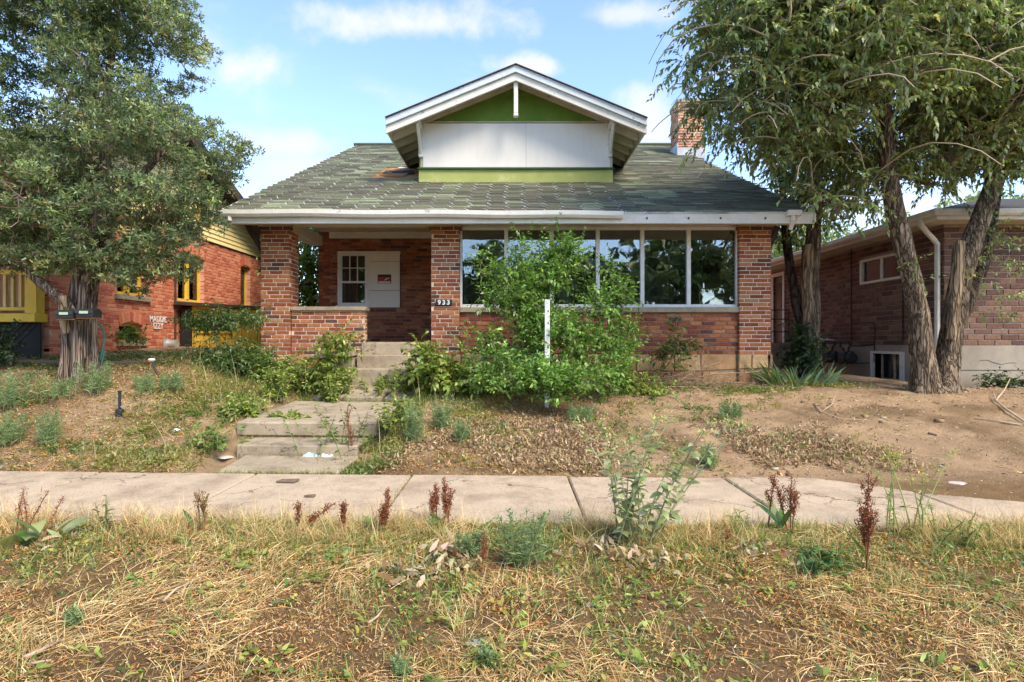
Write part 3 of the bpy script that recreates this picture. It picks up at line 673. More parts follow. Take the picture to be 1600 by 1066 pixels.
    for k in range(9):
        yc = 11.95+.1*k; x0 = -2.42-.4*math.sqrt(max(.05, 1-((yc-12.35)/.5)**2))*random.uniform(.8,1.15); x1 = -2.42+.38*math.sqrt(max(.05, 1-((yc-12.35)/.5)**2))*random.uniform(.5,1.1)
        if k in (3, 4): x1 = x0+.22
        if k == 5: x0 = x1-.25
        m = MB(); z = roof_z(yc)+.004
        m.hexa([(x0,yc,z-.012),(x1,yc,z-.012),(x1,yc+.09,z+.03),(x0,yc+.09,z+.03),(x0,yc,z+.012),(x1,yc,z+.02),(x1,yc+.09,z+.06),(x0,yc+.09,z+.05)]); m.build('torn_board', rot_, roof)
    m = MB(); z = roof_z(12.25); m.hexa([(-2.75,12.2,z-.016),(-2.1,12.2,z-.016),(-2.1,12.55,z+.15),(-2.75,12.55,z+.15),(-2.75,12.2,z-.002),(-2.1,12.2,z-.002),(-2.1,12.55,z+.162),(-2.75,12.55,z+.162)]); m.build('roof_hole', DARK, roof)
    m = MB(); m.tube([(XL,17,roof_z(17)+.01),(XR,17,roof_z(17)+.01)], .06, 8); m.build('ridge_cap', plain('ridge', (.09,.1,.07), None, 9, .95, .5), roof)
    # fascia, soffit, gutter
    m = MB(); m.box(XL, XR, YE+.012, YE+.05, 3.19, 3.348); m.build('fascia', WHITE, house, bevel=.003)
    m = MB(); m.hexa([(XL+.02,YE+.052,3.20),(XR-.02,YE+.052,3.20),(XR-.02,YF+.05,3.29),(XL+.02,YF+.05,3.29),(XL+.02,YE+.052,3.222),(XR-.02,YE+.052,3.222),(XR-.02,YF+.05,3.312),(XL+.02,YF+.05,3.312)]); m.build('soffit', CREAM, house)
    gm = MB(); n = 40; prof = [(.004,.10),(.0,.0),(-.07,-.012),(-.1,.03),(-.105,.094),(-.092,.094),(-.088,.036),(-.066,.0),(-.008,.012),(-.006,.1)]
    xa, xb = XL-.05, 1.73; vs = []; fs = []
    for i in range(n+1):
        x = xa+(xb-xa)*i/n; sag = -.03*i/n-.012*math.sin(i*.5)*.5
        for py, pz in prof: vs.append((x, YE+.01+py, 3.30+pz+sag))
    k = len(prof)
    for i in range(n):
        for q in range(k): fs.append((i*k+q, i*k+(q+1) % k, (i+1)*k+(q+1) % k, (i+1)*k+q))
    fs += [tuple(range(k)), tuple(range(n*k+k-1, n*k-1, -1))]
    gm.add(vs, fs); gm.build('gutter', WHITE, house)
    for x in (2.1, 2.75, 3.25, 3.95): boxpart('gutter_bracket', plain('rust', (.16,.08,.04), None, 9, .9, .3), house, x, x+.02, YE-.012, YE+.01, 3.255, 3.285, bevel=0)
    m = MB(); m.tube([(4.38,YE-.03,3.36),(4.38,YE-.03,3.24),(4.4,YE+.1,3.12)], .035, 8); m.box(4.29, 4.5, YE-.075, YE+.008, 3.3, 3.385); m.build('downspout_elbow', WHITE, house, bevel=.004)
    m = MB(); m.tube([(-4.4,YE-.03,3.32),(-4.4,YE-.03,3.22)], .04, 8); m.build('downspout_outlet', WHITE, house)
    for x in (XL+.2, XR-.25):
        bm = MB(); sgn = -1 if x < 0 else 1; xi = sgn*4.2+.06
        bm.bar((xi,9.75,2.75), (x,9.75,3.28), .08, .08); bm.bar((xi,9.75,3.3), (x,9.75,3.36), .08, .08); bm.build('knee_brace', BROWN, house, bevel=.004)
build_roof()

# dormer
def build_dormer():
    Y0 = 11.35; x0, x1 = -1.83, 1.98; xc = .07
    zb = roof_z(Y0)-.05; ze = 5.62
    ap = 6.42; k = (ap-5.43)/(2.42)              # roof pitch
    zr = lambda x: ap-abs(x-xc)*k
    m = MB(); m.prism([(x0,zb),(x1,zb),(x1,zr(x1)-.08),(xc,zr(xc)-.08),(x0,zr(x0)-.08)], Y0, Y0+.12)
    m.prismx([(Y0+.121,roof_z(Y0)-.03),(15.2,roof_z(15.2)-.03),(15.2,zr(x0)-.08),(Y0+.121,zr(x0)-.08)][::1], x0, x0+.1)
    m.prismx([(Y0+.121,roof_z(Y0)-.03),(15.2,roof_z(15.2)-.03),(15.2,zr(x1)-.08),(Y0+.121,zr(x1)-.08)], x1-.1, x1)
    D = m.build('dormer', GREEN, house)
    zp0 = gz(262, Y0-.04); zp1 = gz(193, Y0-.04); xs = [gx(661, Y0-.04), gx(822, Y0-.04), gx(953, Y0-.04)]
    boxpart('lower_band', PALEG, D, x0-.004, x1+.004, Y0-.012, Y0-.001, zb, zp0-.012, bevel=0)
    for a, b in zip(xs[:-1], xs[1:]): boxpart('boarding_panel', PANEL, D, a+.002, b-.002, Y0-.05, Y0-.03, zp0+.004, zp1-.002, bevel=.002)
    boxpart('ledge', plain('dark_green_trim', (.06,.12,.05), None, 4, .7, .2), D, x0-.02, x1+.02, Y0-.06, Y0-.002, zp0-.03, zp0)
    m = MB(); m.box(xs[0]-.05, xs[0]-.003, Y0-.03, Y0-.002, zp0+.004, zp1+.02); m.box(xs[-1]+.003, xs[-1]+.05, Y0-.03, Y0-.002, zp0+.004, zp1+.02); m.box(xs[0]-.05, xs[-1]+.05, Y0-.028, Y0-.003, zp1+.021, zp1+.045); m.build('panel_trim', CREAM, D)
    # roof slabs
    ya = 10.70; xe0, xe1 = xc-2.42, xc+2.44
    bk = lambda x: (zr(x)-3.38)/RS+9.0+.15
    SH = plain('dormer_shingle', (.10,.11,.08), (.07,.075,.06), 12, .95, .6, 90)
    for sx in (-1, 1):
        xe = xe0 if sx < 0 else xe1; m = MB(); t = .05
        m.hexa([(xe,ya+.02,zr(xe)+.012),(xc,ya+.02,zr(xc)+.012),(xc,bk(xc),zr(xc)+.012),(xe,bk(xe),zr(xe)+.012),
                (xe,ya+.02,zr(xe)+t),(xc,ya+.02,zr(xc)+t),(xc,bk(xc),zr(xc)+t),(xe,bk(xe),zr(xe)+t)] if sx < 0 else
               [(xc,ya+.02,zr(xc)+.012),(xe,ya+.02,zr(xe)+.012),(xe,bk(xe),zr(xe)+.012),(xc,bk(xc),zr(xc)+.012),
                (xc,ya+.02,zr(xc)+t),(xe,ya+.02,zr(xe)+t),(xe,bk(xe),zr(xe)+t),(xc,bk(xc),zr(xc)+t)])
        m.build('dormer_roof', SH, D)
        # soffit boards (run across the rafters)
        nb = 9
        for i in range(nb):
            a = .02+i/nb*.98; b = .02+(i+1)/nb*.98-.004
            xa, xb = xc+(xe-xc)*a, xc+(xe-xc)*b
            if sx < 0: xa, xb = xb, xa
            m = MB(); yb = Y0-.003 if abs(xe-xc)*b < 1.85 else min(bk(xa), bk(xb))-.1
            m.hexa([(xa,ya+.05,zr(xa)-.012),(xb,ya+.05,zr(xb)-.012),(xb,yb,zr(xb)-.012),(xa,yb,zr(xa)-.012),(xa,ya+.05,zr(xa)+.01),(xb,ya+.05,zr(xb)+.01),(xb,yb,zr(xb)+.01),(xa,yb,zr(xa)+.01)])
            m.build('soffit_board', CREAM, D)
        # two stepped rake boards
        blue = plain('blue_grey_peeled_paint', (.60,.63,.64), (.5,.55,.57), 5, .7, .3, 60, stain=(.17,.24,.25), sscale=5, sthr=(.62,.7))
        for nm, y, ztop, zbot, mt in (('rake_trim', ya-.02, .052, -.075, blue), ('rake_board', ya+.026, -.077, -.215, WHITE)):
            m = MB(); poly = [(xe,zr(xe)+zbot),(xc,zr(xc)+zbot),(xc,zr(xc)+ztop),(xe,zr(xe)+ztop)]
            if sx > 0: poly = [(xc,zr(xc)+zbot),(xe,zr(xe)+zbot),(xe,zr(xe)+ztop),(xc,zr(xc)+ztop)]
            m.prism(poly, y, y+.045); m.build(nm, mt, D, bevel=.003)
        m = MB(); m.bar((xe,ya-.02,zr(xe)+.062), (xc,ya-.02,zr(xc)+.062), .07, .016); m.build('drip_edge', BROWN, D)
        # inner barge on the wall
        m = MB(); xw = x0+.02 if sx < 0 else x1-.02
        poly = [(xw,zr(xw)-.075),(xc,zr(xc)-.075),(xc,zr(xc)-.014),(xw,zr(xw)-.014)]
        if sx > 0: poly = [(xc,zr(xc)-.075),(xw,zr(xw)-.075),(xw,zr(xw)-.014),(xc,zr(xc)-.014)]
        m.prism(poly, Y0-.07, Y0-.003); m.build('frieze_board', CREAM, D)
        # rafter tails under the side eaves and side fascia
        xi = x0 if sx < 0 else x1; y = ya+.2
        while y < bk(xe)-.25:
            m = MB(); a, b = sorted((xi, xe-.03*sx*-1 if sx < 0 else xe-.03))
            m.hexa([(a,y,zr(a)-.13),(b,y,zr(b)-.13),(b,y+.06,zr(b)-.13),(a,y+.06,zr(a)-.13),(a,y,zr(a)-.014),(b,y,zr(b)-.014),(b,y+.06,zr(b)-.014),(a,y+.06,zr(a)-.014)])
            m.build('rafter_tail', WHITE, D); y += .43
        m = MB(); m.box(xe-.012, xe+.012, ya+.075, bk(xe)-.15, zr(xe)-.16, zr(xe)+.01); m.build('side_fascia', WHITE, D)
    # brackets
    for x in (gx(654, 11.0), gx(957, 11.0)):
        m = MB(); zt_ = zr(x)-.05
        m.box(x-.04, x+.04, ya+.08, Y0-.001, zt_-.14, zt_-.03)
        m.box(x-.045, x+.045, Y0-.085, Y0-.002, zt_-.66, zt_-.142)
        m.build('eave_bracket', WHITE, D, bevel=.006)
        m = MB(); m.tube([(x,ya+.14,zt_-.15),(x,ya+.24,zt_-.24),(x,ya+.40,zt_-.38),(x,Y0-.06,zt_-.6)], [.03,.035,.035,.03], 6); m.build('eave_brace', WHITE, D)
    m = MB(); x = gx(806, 10.8); m.box(x-.04, x+.04, ya+.08, ya+.16, zr(x)-.8, zr(x)-.1); m.box(x-.045, x+.045, ya+.16, Y0-.002, zr(x)-.2, zr(x)-.09); m.build('king_post', WHITE, D, bevel=.008)
    m = MB(); m.box(x-.045, x+.045, ya+.07, ya+.17, zr(x)-.86, zr(x)-.802); m.build('king_post_foot', WHITE, D, bevel=.01)
build_dormer()

# chimney
def build_chimney():
    m = MB(); x0, x1, y0, y1 = 4.33, 5.0, 15.0, 15.7; z1 = 7.62
    m.box(x0, x1, y0, y1, 4.0, z1); c = m.build('chimney', MORTAR, house)
    lay(c, (x0,y0,5.9), (1,0,0), (0,-1,0), x1-x0, z1-5.9-.08, BRICKS, 'brick')
    lay(c, (x0,y1,5.9), (0,-1,0), (-1,0,0), y1-y0, z1-5.9-.08, BRICKS, 'brick', off=1)
    boxpart('chimney_cap', CONC, c, x0-.03, x1+.03, y0-.03, y1+.03, z1-.06, z1+.03)
    m = MB(); m.box(x0-.03, x1+.03, y0-.035, y0-.012, 6.1, 6.38); m.box(x0-.04, x0-.012, y0-.03, y1, 6.15, 6.5); m.build('flashing', plain('zinc', (.5,.52,.55), None, 5, .5, .2), c)
build_chimney()

# signs on the house
def text_mesh(body_, size, loc, rot, mat, name, parent, ext=.004, off=0, sx=1):
    cu = bpy.data.curves.new(name, 'FONT'); cu.body = body_; cu.size = size; cu.extrude = ext; cu.offset = off; cu.align_x = 'CENTER'; cu.align_y = 'CENTER'
    o = bpy.data.objects.new('tmp', cu); COL.objects.link(o); bpy.context.view_layer.update()
    me = bpy.data.meshes.new_from_object(o.evaluated_get(bpy.context.evaluated_depsgraph_get()))
    bpy.data.objects.remove(o); me.materials.clear(); me.materials.append(mat)
    ob = bpy.data.objects.new(name, me); ob.location = loc; ob.rotation_euler = rot; ob.scale = (sx, 1, 1); link(ob, parent); return ob
x = gx(693.5, YF-.03); z = gz(473, YF-.03)
hn = thing('house_number_sign', (x, YF-.03, z), 'small black plate with white house number 933 on the middle brick pillar', 'sign')
boxpart('plate', BLACK, hn, x-.135, x+.135, YF-.03, YF-.012, z-.05, z+.05, bevel=.006)
for i, ch_ in enumerate('933'): text_mesh(ch_, .105, (x-.075+.075*i, YF-.033, z), (R(90),0,0), plain('white_digits', (.85,.85,.82), None, 9, .5, 0), 'digit', hn, off=.0035)
x = gx(600.5, YB-.06); z = gz(436, YB-.06)
ns = thing('notice_sign', (x, YB-.05, z), 'small black and red notice taped to the white boarded porch window', 'sign')
boxpart('sheet', plain('dark_print', (.05,.012,.012), (.03,.01,.01), 9, .5, 0), ns, x-.135, x+.135, YB-.056, YB-.048, z-.09, z+.09, bevel=0)
boxpart('red_panel', plain('red_print', (.45,.04,.03), (.3,.025,.02), 6, .5, 0), ns, x-.12, x+.12, YB-.0585, YB-.0565, z-.04, z+.04, bevel=0)
boxpart('white_strip', plain('white_print', (.8,.78,.75), None, 9, .5, 0), ns, x-.12, x+.12, YB-.0585, YB-.0565, z-.083, z-.048, bevel=0)
m = MB(); m.prism([(x-.01,z-.03),(x+.03,z-.02),(x+.11,z+.03),(x+.05,z+.015)], YB-.0602, YB-.0588); m.build('white_flash', plain('white_print', (.8,.78,.75)), ns)

# stand just inside the right-hand window
m = MB(); a, b = gx(1091, 10.05), gx(1146, 10.05)
for xx, yy in ((a,9.98),(a+.22,9.94),(b,9.98)): m.tube([(xx,yy,1.31),(xx,yy,gz(456,10.0))], .011, 6)
m.tube([(a,9.98,gz(456,10.0)),(a+.22,9.94,gz(452,10.0)),(b,9.98,gz(455,10.0))], .011, 6); m.tube([(a,9.98,1.9),(b,9.98,1.9)], .009, 6)
tag(m.build('metal_rack', plain('yellow_metal', (.6,.45,.12), None, 9, .4, .1)), 'thin yellow metal rack standing inside the rightmost front window', 'rack')
# ------------------------------------------------------------------ left neighbour
WX = -7.0
def wy(px): return WX*F/(px-800)
def wz(px, py): return EYE+(533-py)/F*wy(px)
def build_left():
    L = thing('brick_house', (-8.5, 12, 1.0), 'orange red painted brick house with yellow gable siding and yellow window frames, behind the juniper', 'house')
    RED = plain('painted_brick_mortar', (.62,.36,.25), (.5,.26,.17), 6, .9, .5)
    y0, y1 = 8.72, 16.6
    ops = []
    wins = [('w', 278,319,399,472), ('w', 376,391,416,480), ('w', 183,228,404,462), ('b', 186,222,505,533)]
    for k, a, b, t, bt in wins:
        ya, yb = wy(a), wy(b); zb, zt = wz((a+b)/2, bt), wz((a+b)/2, t); ops.append((ya, yb, zb, zt))
    m = MB()
    ys = sorted(ops); cur = y0
    for (ya, yb, zb, zt) in sorted(o for o in ops if o[2] > 1.8):   # wall core around the openings
        m.box(WX-.25, WX-.005, cur, ya, .6, 3.66); m.box(WX-.25, WX-.005, ya, yb, zt, 3.66)
        bo = [o for o in ops if o[2] < 1.8 and o[0] >= ya-.3 and o[1] <= yb+.3]
        m.box(WX-.25, WX-.005, ya, yb, .6 if not bo else 1.75, zb); cur = yb
        if bo:
            o = bo[0]; m.box(WX-.25, WX-.005, ya, o[0], .6, 1.749) if o[0] > ya else None
            m.box(WX-.25, WX-.005, o[1], yb, .6, 1.749) if o[1] < yb else None; m.box(WX-.25, WX-.005, max(o[0],ya), min(o[1],yb), .6, o[2])
    m.box(WX-.25, WX-.005, cur, y1, .6, 3.66); m.box(-12, WX-.255, y0, y0+.25, .6, 3.66)
    m.box(-12, WX-.26, 9.0, y1, .6, 3.6)
    w = m.build('wall', RED, L)
    holes = [(a-y0, b-y0, c-1.12, d_-1.12) for a, b, c, d_ in ops]
    lay(w, (WX,y0,1.12), (0,1,0), (1,0,0), y1-y0, 2.52, BRICKL, 'painted_brick', openings=holes, single=300, order=lambda it: it[0], proud=.004, mort=.012, jitter=.002)
    fm = MB(); fm.box(WX-.2, WX+.03, y0-.02, y1, .5, 1.11); fo = fm.build('foundation', plain('rough_stone', (.36,.25,.16), (.25,.17,.11), 4, .95, 1, 20), L)
    for (ya, yb, zb, zt), (k, *_), in zip(ops, wins):
        f = MB(); w_ = .06; xo = WX-.10
        f.box(xo-.05, xo, ya, ya+w_, zb, zt); f.box(xo-.05, xo, yb-w_, yb, zb, zt); f.box(xo-.05, xo, ya+w_, yb-w_, zb, zb+w_); f.box(xo-.05, xo, ya+w_, yb-w_, zt-w_, zt)
        if k == 'w' and yb-ya > .7: f.box(xo-.05, xo+.02, (ya+yb)/2-.05, (ya+yb)/2+.05, zb+w_, zt-w_)
        wo = f.build('window', YELLOW, L, bevel=.003)
        g = MB(); g.box(xo-.032, xo-.028, ya+w_, yb-w_, zb+w_, zt-w_); g.build('pane', glassmat('neighbour_glass', .05), wo)
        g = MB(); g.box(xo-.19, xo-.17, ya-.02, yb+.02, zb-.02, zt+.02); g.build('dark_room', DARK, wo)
        boxpart('sill', CONC, L, WX-.04, WX+.07, ya-.08, yb+.08, zb-.09, zb-.004)
        # segmental arch of upright bricks over the opening
        n = max(4, int((yb-ya+.1)/.08)); M1 = pieces('painted_brick', BRICKL, True)
        for i in range(n):
            t = (i+.5)/n*2-1; yy = (ya+yb)/2+t*(yb-ya+.06)/2; zz = zt+.04+.07*(1-t*t)
            ob = bpy.data.objects.new('arch_brick', unit_brick(M1, i % 5)); rot = Matrix(((0,-1,0),(1,0,0),(0,0,1))).to_4x4()
            ob.matrix_basis = Matrix.Translation((WX-.025,yy,zz)) @ rot @ Matrix.Rotation(t*.28, 4, 'Y') @ Matrix.Diagonal(((yb-ya+.06)/n-.008,.09,.19,1)); link(ob, w)
    # clapboard gable
    ze = 3.66; zt = lambda y: 5.575-abs(y-11.8)*.375
    z = ze; k = 0; core = MB(); core.prismx([(y0,ze),(y1,ze),(y1,zt(y1)-.05),(11.8,zt(11.8)-.05),(y0,zt(y0)-.05)], WX-.2, WX-.03); gable = core.build('gable', plain('gable_board', (.4,.3,.12), None, 4, .8, .1), L)
    while z < 5.45:
        half = (5.575-z)/.375; a, b = max(y0, 11.8-half), min(y1, 11.8+half)
        if b-a > .2:
            p = MB(); p.hexa([(WX-.03,a,z),(WX+.008,a,z),(WX+.008,b,z),(WX-.03,b,z),(WX-.03,a,z+.105),(WX-.012,a,z+.105),(WX-.012,b,z+.105),(WX-.03,b,z+.105)])
            p.build('siding_plank', PALEY, gable)
        z += .105; k += 1
    boxpart('belt_board', BROWN, L, WX-.02, WX+.03, y0, y1, ze-.03, ze-.003)
    # upper window in the gable
    ya, yb, zb, z2 = wy(308), wy(328), wz(318,351), wz(318,312)
    f = MB(); x = WX+.012; f.box(x, x+.03, ya, ya+.07, zb, z2); f.box(x, x+.03, yb-.07, yb, zb, z2); f.box(x, x+.03, ya+.07, yb-.07, zb, zb+.06); f.box(x, x+.03, ya+.07, yb-.07, z2-.06, z2); wo = f.build('window', YELLOW, L)
    g = MB(); g.box(x, x+.008, ya+.07, yb-.07, zb+.06, z2-.06); g.build('pane', plain('dark_glass', (.03,.035,.04), None, 3, .08, 0, spec=.6), wo)
    # roof with brown rake boards
    rt = plain('left_roof', (.1,.09,.08), (.07,.065,.06), 8, .95, .5)
    for s, ye in ((-1, 8.0), (1, 17.2)):
        m = MB(); za, zb_ = zt(11.8)+.03, zt(ye)+.03
        pts = [(11.8,za),(ye,zb_),(ye,zb_+.1),(11.8,za+.1)]
        if s < 0: pts = [(ye,zb_),(11.8,za),(11.8,za+.1),(ye,zb_+.1)]
        m.prismx(pts, -13, WX+.42); m.build('roof', rt, L)
        m = MB(); m.prismx([(a, b-.14 if i < 2 else b-.01) for i, (a, b) in enumerate(pts)], WX+.40, WX+.45); m.build('rake_board', BROWN, L)
    m = MB(); m.bar((WX+.02,15.9,3.3), (WX+.4,15.9,4.0), .09, .09); m.build('bracket', BROWN, L)
    # front porch corner: yellow rail, post, beam and the dark space beneath
    boxpart('porch_deck', YELLOW, L, -11, WX+.02, 8.42, 8.66, 1.63, 1.755)
    boxpart('porch_post', YELLOW, L, -7.16, -6.99, 8.46, 8.62, 1.757, 4.2)
    boxpart('hand_rail', YELLOW, L, -11, -7.17, 8.5, 8.58, 2.33, 2.4)
    boxpart('foot_rail', YELLOW, L, -11, -7.17, 8.51, 8.57, 1.80, 1.85)
    for k in range(16):
        x = -7.28-.115*k; boxpart('baluster', plain('cream_yellow', (.62,.47,.17), (.52,.4,.14), 5, .6, .2), L, x-.02, x+.02, 8.52, 8.56, 1.852, 2.328, bevel=0)
    boxpart('under_porch_dark', DARK, L, -11, WX-.02, 8.56, 8.6, .7, 1.625)  # black sheet stands in for the unlit void under the porch
    m = MB()
    for k in range(40):
        x = -7.05-.1*k; m.bar((x,8.535,.8), (x-.8,8.535,1.62), .012, .006, (0,1,0)); m.bar((x-.8,8.545,.8), (x,8.545,1.62), .012, .006, (0,1,0))
    m.build('lattice', plain('dark_lattice', (.05,.045,.04), None, 6, .9, .2), L)
    # dryer vent, pipe
    yv, zv = wy(262), wz(262, 538)
    m = MB(); m.lathe([(.10,0),(.11,.02),(.085,.04),(.085,.14),(.09,.16),(.09,.19)], (WX,yv,zv), 'X', 18); m.box(WX+.0, WX+.02, yv-.16, yv-.02, zv-.13, zv+.13)
    m.build('dryer_vent', plain('galvanised', (.55,.55,.53), (.42,.42,.41), 6, .45, .2, metal=.5), L, smooth=False)
    m = MB(); yy = wy(272); m.tube([(WX+.03,yy,1.15),(WX+.03,yy,3.6)], .018, 6); m.build('conduit', BROWN, L)
    # painted names
    wp = plain('white_wall_paint', (.78,.74,.7), (.7,.64,.6), 30, .8, .1)
    for txt, px, py in (('MADDIE', 246.5, 499.5), ('IZZY', 246.5, 510)):
        text_mesh(txt, .165, (WX+.012, wy(px), wz(px, py)), (R(90),0,R(90)), wp, 'wall_lettering', L, ext=.003, off=.004, sx=.9)
    return L
build_left()

def build_shed():
    S = thing('basement_entry', (-6.1, 12, 1.0), 'small yellow lean-to with sloping roof and dark door between the two houses', 'shed')
    yf = 12.0; x0, x1 = -6.93, -5.25; zb = 1.0
    m = MB(); m.prism([(x0+.27,zb),(x1,zb),(x1,1.98),(x0+.27,2.08)], yf, yf+1.9); m.build('wall', YELLOW, S)
    boxpart('door', plain('dark_door', (.03,.028,.03), None, 5, .5, .1), S, x0+.02, x0+.255, yf+.02, yf+.06, zb, 2.04)
    m = MB(); m.prism([(x0-.03,2.10),(x1+.15,1.99),(x1+.15,2.06),(x0-.03,2.17)], yf-.15, yf+2.0); m.build('roof', BROWN, S)
    xa, xb, za, zt = gx(306,yf), gx(364,yf), gz(521,yf), gz(494,yf)
    f = MB(); f.box(xa, xa+.05, yf-.03, yf-.002, za, zt); f.box(xb-.05, xb, yf-.03, yf-.002, za, zt); f.box(xa+.05, xb-.05, yf-.03, yf-.002, za, za+.05); f.box(xa+.05, xb-.05, yf-.03, yf-.002, zt-.05, zt); w = f.build('window', YELLOW, S)
    g = MB(); g.box(xa+.05, xb-.05, yf-.012, yf-.004, za+.05, zt-.05); g.build('pane', plain('dark_glass', (.03,.035,.04)), w)
    m = MB()
    for k in range(5): m.box(x0+.3+.33*k, x0+.306+.33*k, yf-.006, yf-.001, zb, 1.97)
    m.build('board_joint', BROWN, S)
build_shed()

# ------------------------------------------------------------------ right neighbour
RX, RY = 7.65, 10.2
def ry(px): return RX*F/(px-800)
def rz(px, py): return EYE+(533-py)/F*ry(px)
def build_right():
    H = thing('ranch_house', (9, 11, .5), 'low dark brown brick house with white eaves and beige foundation, right behind the forked tree', 'house')
    zf = 1.27; zt = 3.42; y1 = 18.0
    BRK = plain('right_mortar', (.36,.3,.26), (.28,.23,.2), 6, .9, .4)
    wy0, wy1, wz0, wz1 = ry(1412), ry(1345), rz(1378, 440), rz(1378, 400)
    by0, by1, bz0, bz1 = ry(1412), ry(1369), rz(1390, 596), rz(1390, 553)
    dy0, dy1, dz1 = ry(1224), ry(1209), rz(1216, 432)
    m = MB()
    m.box(RX+.006, RX+.25, RY+.006, wy0, zf, zt); m.box(RX+.006, RX+.25, wy0, wy1, zf, wz0); m.box(RX+.006, RX+.25, wy0, wy1, wz1, zt); m.box(RX+.006, RX+.25, wy1, dy0, zf, zt); m.box(RX+.006, RX+.25, dy0, dy1, dz1, zt); m.box(RX+.006, RX+.25, dy1, y1, zf, zt)
    m.box(RX+.252, 16, RY+.006, RY+.25, zf, zt); w = m.build('wall', BRK, H)
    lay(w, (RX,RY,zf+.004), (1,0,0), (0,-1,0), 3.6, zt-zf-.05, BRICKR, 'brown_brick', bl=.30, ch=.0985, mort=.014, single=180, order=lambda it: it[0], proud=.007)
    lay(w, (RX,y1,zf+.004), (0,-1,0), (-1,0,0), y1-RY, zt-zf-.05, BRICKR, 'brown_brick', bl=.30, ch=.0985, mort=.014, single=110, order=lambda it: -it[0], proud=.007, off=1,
        openings=[(y1-wy1, y1-wy0, wz0-zf, wz1-zf), (y1-dy1, y1-dy0, 0, dz1-zf)])
    PARG = plain('beige_foundation', (.38,.33,.26), (.3,.26,.21), 2.5, .9, .4, 120, stain=(.24,.2,.16), sscale=1.3, sthr=(.5,.75))
    m = MB(); m.box(RX-.03, 16, RY-.03, RY+.25, .1, zf-.001); m.box(RX-.03, RX+.25, RY+.251, by0, .1, zf-.001); m.box(RX-.03, RX+.25, by1, y1, .1, zf-.001); m.box(RX-.03, RX+.25, by0, by1, bz1, zf-.001); m.box(RX-.03, RX+.25, by0, by1, .1, bz0); m.build('foundation', PARG, H, bevel=.006)
    m = MB(); m.box(RX-.033, 16, RY-.036, RY-.031, .83, .842); m.build('foundation_joint', plain('dark_crack', (.12,.1,.08), None, 4, .9, 0), H)
    m = MB(); x = RX+.5
    for k in range(5):
        pts = [(RX+.6+1.1*k+.13*i, RY-.033, 1.0+.03*math.sin(i*1.7+k)-.012*i) for i in range(6)]; m.tube(pts, .004, 4)
    m.build('foundation_crack', plain('dark_crack', (.12,.1,.08)), H)
    m = MB(); m.box(RX+.6, 15.9, RY+.6, y1, .3, zt-.05); m.build('inner_wall', DARK, H)
    # slider window up high
    f = MB(); xo = RX+.02; q = .07
    f.box(xo-.05, xo+.05, wy0, wy0+q, wz0, wz1); f.box(xo-.05, xo+.05, wy1-q, wy1, wz0, wz1); f.box(xo-.05, xo+.05, wy0+q, wy1-q, wz0, wz0+.05); f.box(xo-.05, xo+.05, wy0+q, wy1-q, wz1-.05, wz1); f.box(xo-.02, xo+.05, (wy0+wy1)/2-.03, (wy0+wy1)/2+.03, wz0+.05, wz1-.05); wo = f.build('window', FRAMEW, H, bevel=.004)
    for a, b in ((wy0+q,(wy0+wy1)/2-.03),((wy0+wy1)/2+.03,wy1-q)):
        g = MB(); g.box(xo+.01, xo+.015, a, b, wz0+.05, wz1-.05); g.build('pane', glassmat('neighbour_glass', .05), wo)
    # basement window in a white surround
    f = MB(); q = .07; f.box(RX-.09, RX+.2, by0-q, by0, bz0-.06, bz1+.05); f.box(RX-.09, RX+.2, by1, by1+q, bz0-.06, bz1+.05); f.box(RX-.09, RX+.2, by0, by1, bz1, bz1+.05); f.box(RX-.14, RX+.2, by0, by1, bz0-.06, bz0); wo = f.build('basement_window', FRAMEW, H, bevel=.005)
    f = MB(); f.box(RX+.1, RX+.14, by0, by0+.05, bz0, bz1); f.box(RX+.1, RX+.14, by1-.05, by1, bz0, bz1); f.box(RX+.1, RX+.14, (by0+by1)/2-.025, (by0+by1)/2+.025, bz0, bz1); f.box(RX+.101, RX+.139, by0+.05, by1-.05, bz0, bz0+.05); f.build('sash', CREAM, wo)
    g = MB(); g.box(RX+.12, RX+.125, by0, by1, bz0, bz1); g.build('pane', plain('dark_glass', (.03,.035,.04)), wo)
    # side door
    f = MB(); f.box(RX-.03, RX+.1, dy0-.09, dy0, 1.3, dz1); f.box(RX-.03, RX+.1, dy1, dy1+.09, 1.3, dz1); f.box(RX-.03, RX+.1, dy0-.09, dy1+.09, dz1, dz1+.1); dr = f.build('door', FRAMEW, H)
    g = MB(); g.box(RX+.03, RX+.07, dy0, dy1, 1.3, dz1); g.build('door_leaf', plain('brown_door', (.16,.1,.06), None, 3, .6, .2), dr)
    g = MB(); g.box(RX+.02, RX+.028, dy0+.15, dy1-.15, 2.3, dz1-.2); g.build('pane', plain('dark_glass', (.03,.035,.04)), dr)
    boxpart('stoop', CONC, H, RX-1.1, RX-.04, dy0-.5, dy1+.3, .5, 1.29)
    m = MB()
    for z in (1.6, 1.95, 2.2): m.tube([(RX-1.05,dy0-.45,z),(RX-.06,dy0-.45,z)], .014, 6)
    for x in (RX-1.05, RX-.55, RX-.06): m.tube([(x,dy0-.45,1.29),(x,dy0-.45,2.2)], .014, 6)
    m.build('railing', BLACK, H)
    # low hip roof, fascia, gutters
    ov = .48; xe, ye, z0 = RX-ov, RY-ov, zt+.02
    m = MB(); ysum = y1+ov
    A = (xe,ye,z0+.14); B = (16.5,ye,z0+.14); Cc = (16.5,ysum,z0+.14); D_ = (xe,ysum,z0+.14); P1 = (xe+4.2,ye+4.2,z0+1.35); P2 = (16.5,ye+4.2,z0+1.35)
